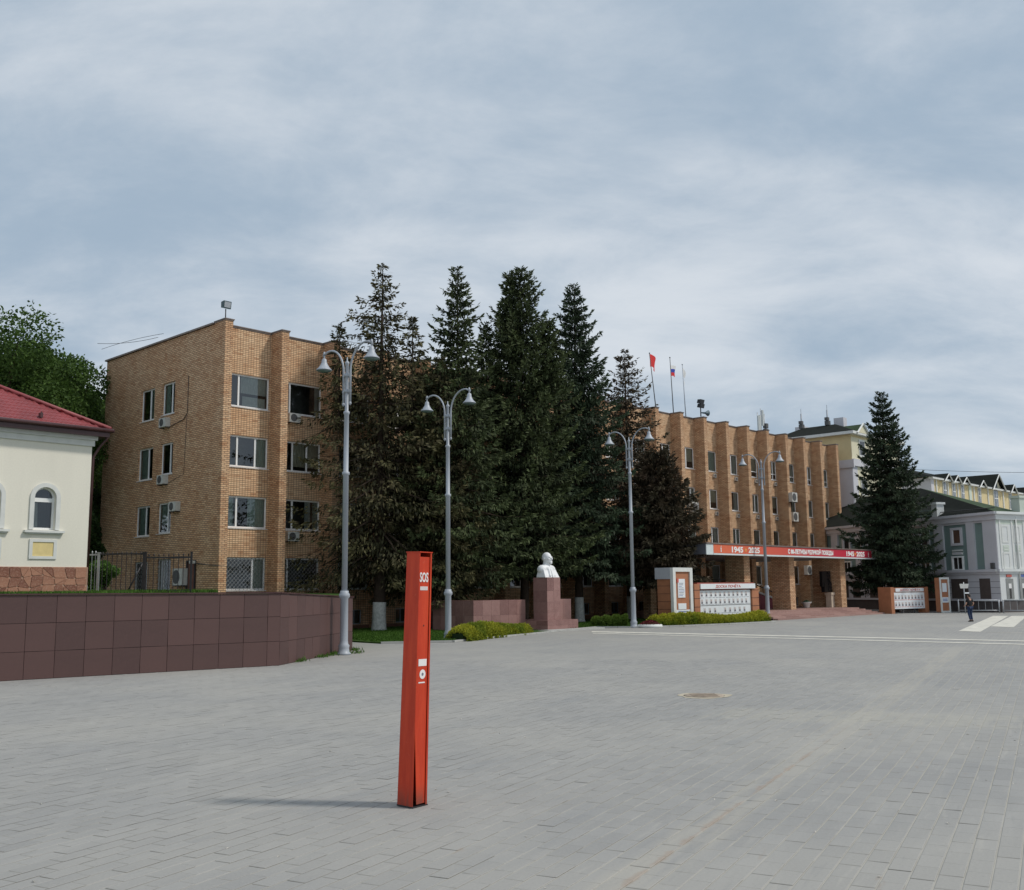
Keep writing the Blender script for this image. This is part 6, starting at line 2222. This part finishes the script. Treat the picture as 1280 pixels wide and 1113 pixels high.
def hedge(label, pts, w, h, seed, mat, n):
    r = np.random.default_rng(seed)
    pts = np.array(pts, float)
    seg = np.diff(pts, axis=0); ln = np.linalg.norm(seg, axis=1); cum = np.concatenate([[0], np.cumsum(ln)])
    tot = cum[-1]
    t_ = thing('hedge', label, 'hedge', (float(pts[0][0]), float(pts[0][1]), 0), 0, 'low golden hedges along the lawn')
    s = r.uniform(0, tot, n)
    i = np.clip(np.searchsorted(cum, s) - 1, 0, len(seg) - 1)
    c = pts[i] + seg[i] * ((s - cum[i]) / ln[i])[:, None]
    nrm = np.stack([-seg[i][:, 1], seg[i][:, 0]], 1) / ln[i][:, None]
    a = r.uniform(-.25, math.pi + .25, n)
    # bushes: height swells along the run
    cell = np.floor(s / .62)
    hh = h * (.74 + .22 * np.abs(np.sin(s / .62 * math.pi)) + .14 * np.sin(cell * 12.9898) + .06 * np.sin(s * .7))
    rr_ = r.uniform(.72, 1.06, n)
    lat = np.cos(a) * w / 2 * rr_ * (.78 + .1 * np.sin(cell * 7.7) + .2 * np.abs(np.sin(s / .62 * math.pi + 1)))
    z = np.maximum(.03, np.sin(a) * hh * rr_)
    P = np.stack([c[:, 0] + nrm[:, 0] * lat - pts[0][0], c[:, 1] + nrm[:, 1] * lat - pts[0][1], z], 1)
    out = np.stack([nrm[:, 0] * np.cos(a), nrm[:, 1] * np.cos(a), np.sin(a)], 1)
    D = norm(out + r.normal(0, .55, (n, 3)) + np.array([0, 0, .3]))
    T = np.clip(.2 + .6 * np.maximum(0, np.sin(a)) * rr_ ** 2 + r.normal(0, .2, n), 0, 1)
    link('foliage', quads_np('foliage', leaves(P, D, r.uniform(.07, .16, n), r.uniform(.035, .08, n), r), T, mat), t_)
    m_ = MB()
    for k in range(len(pts) - 1):
        e = seg[k] / ln[k]; nn2 = np.array([-e[1], e[0]])
        q = [pts[k] + nn2 * .22 * w, pts[k] - nn2 * .22 * w, pts[k + 1] - nn2 * .22 * w, pts[k + 1] + nn2 * .22 * w]
        m_.prism([tuple(x - pts[0]) for x in q][::-1], 0, h * .55)
    m_.build('inner_branches', LF2, t_)


hedge('low golden hedge before the granite screen wall, left of the pedestal', [(-2.7, 49.4), (-1.4, 52.6), (.55, 56.4)], 1.25, .66, 3, HM, 30000)
hedge('long golden hedge running in front of the photo board and white portal', [(8.6, 64.7), (11.0, 65.6), (14.1, 68.0), (17.1, 70.9)], 1.5, .68, 4, HM, 36000)
hedge('short greener hedge between the pedestal and the flower bed lamp', [(4.9, 64.9), (6.2, 64.6), (7.1, 64.5)], 1.1, .62, 5, HM2, 15000)
hd_ = None
fb = thing('flower_bed', 'small round flower bed with a white rim and dark red flowers by the lamp', 'flower bed', (8.35, 63.35, 0))
m_ = MB()
m_.lathe([(.72, -.02), (.78, .05), (.74, .18), (.62, .2), (.60, .05)], 24); m_.build('rim', TRIMW, fb)
r = np.random.default_rng(2); n = 1800
a = r.uniform(0, 6.28, n); q = r.uniform(0, .62, n)
P = np.stack([q * np.cos(a), q * np.sin(a), .12 + .28 * (1 - (q / .7) ** 2) * r.uniform(.5, 1, n)], 1)
link('flowers', quads_np('flowers', leaves(P, norm(r.normal(0, 1, (n, 3)) + [0, 0, 1.2]), r.uniform(.05, .1, n), r.uniform(.04, .08, n), r), r.uniform(0, 1, n), leaf_mat('flower_red', (0.09, 0.02, 0.02), (0.22, 0.035, 0.04), (0.05, 0.08, 0.03), .4, .2)), fb)
# weeds at the foot of the maroon wall
r = np.random.default_rng(8); n = 500
c = r.integers(0, 9, n); px_ = np.array([(-7.0, 40.6), (-7.1, 39.7), (-6.9, 41.6), (-7.25, 38.6), (-6.7, 42.8), (-6.95, 41.1), (-11.0, 32.5), (-7.6, 36.6), (-6.3, 40.9)])
P = np.stack([px_[c, 0] + r.normal(0, .12, n) + .1, px_[c, 1] + r.normal(0, .25, n), np.zeros(n)], 1)
k = (P[:, 0] + 7.91) * 8.2 - (P[:, 1] - 34.9) * 1.19 > .1
P = P[k]; n = len(P)
link('weeds', quads_np('weeds', leaves(P, norm(np.stack([r.normal(0, .5, n), r.normal(0, .5, n), np.ones(n)], 1)), r.uniform(.06, .22, n), r.uniform(.02, .05, n), r), r.uniform(0, 1, n), MGRASS), kind='stuff')
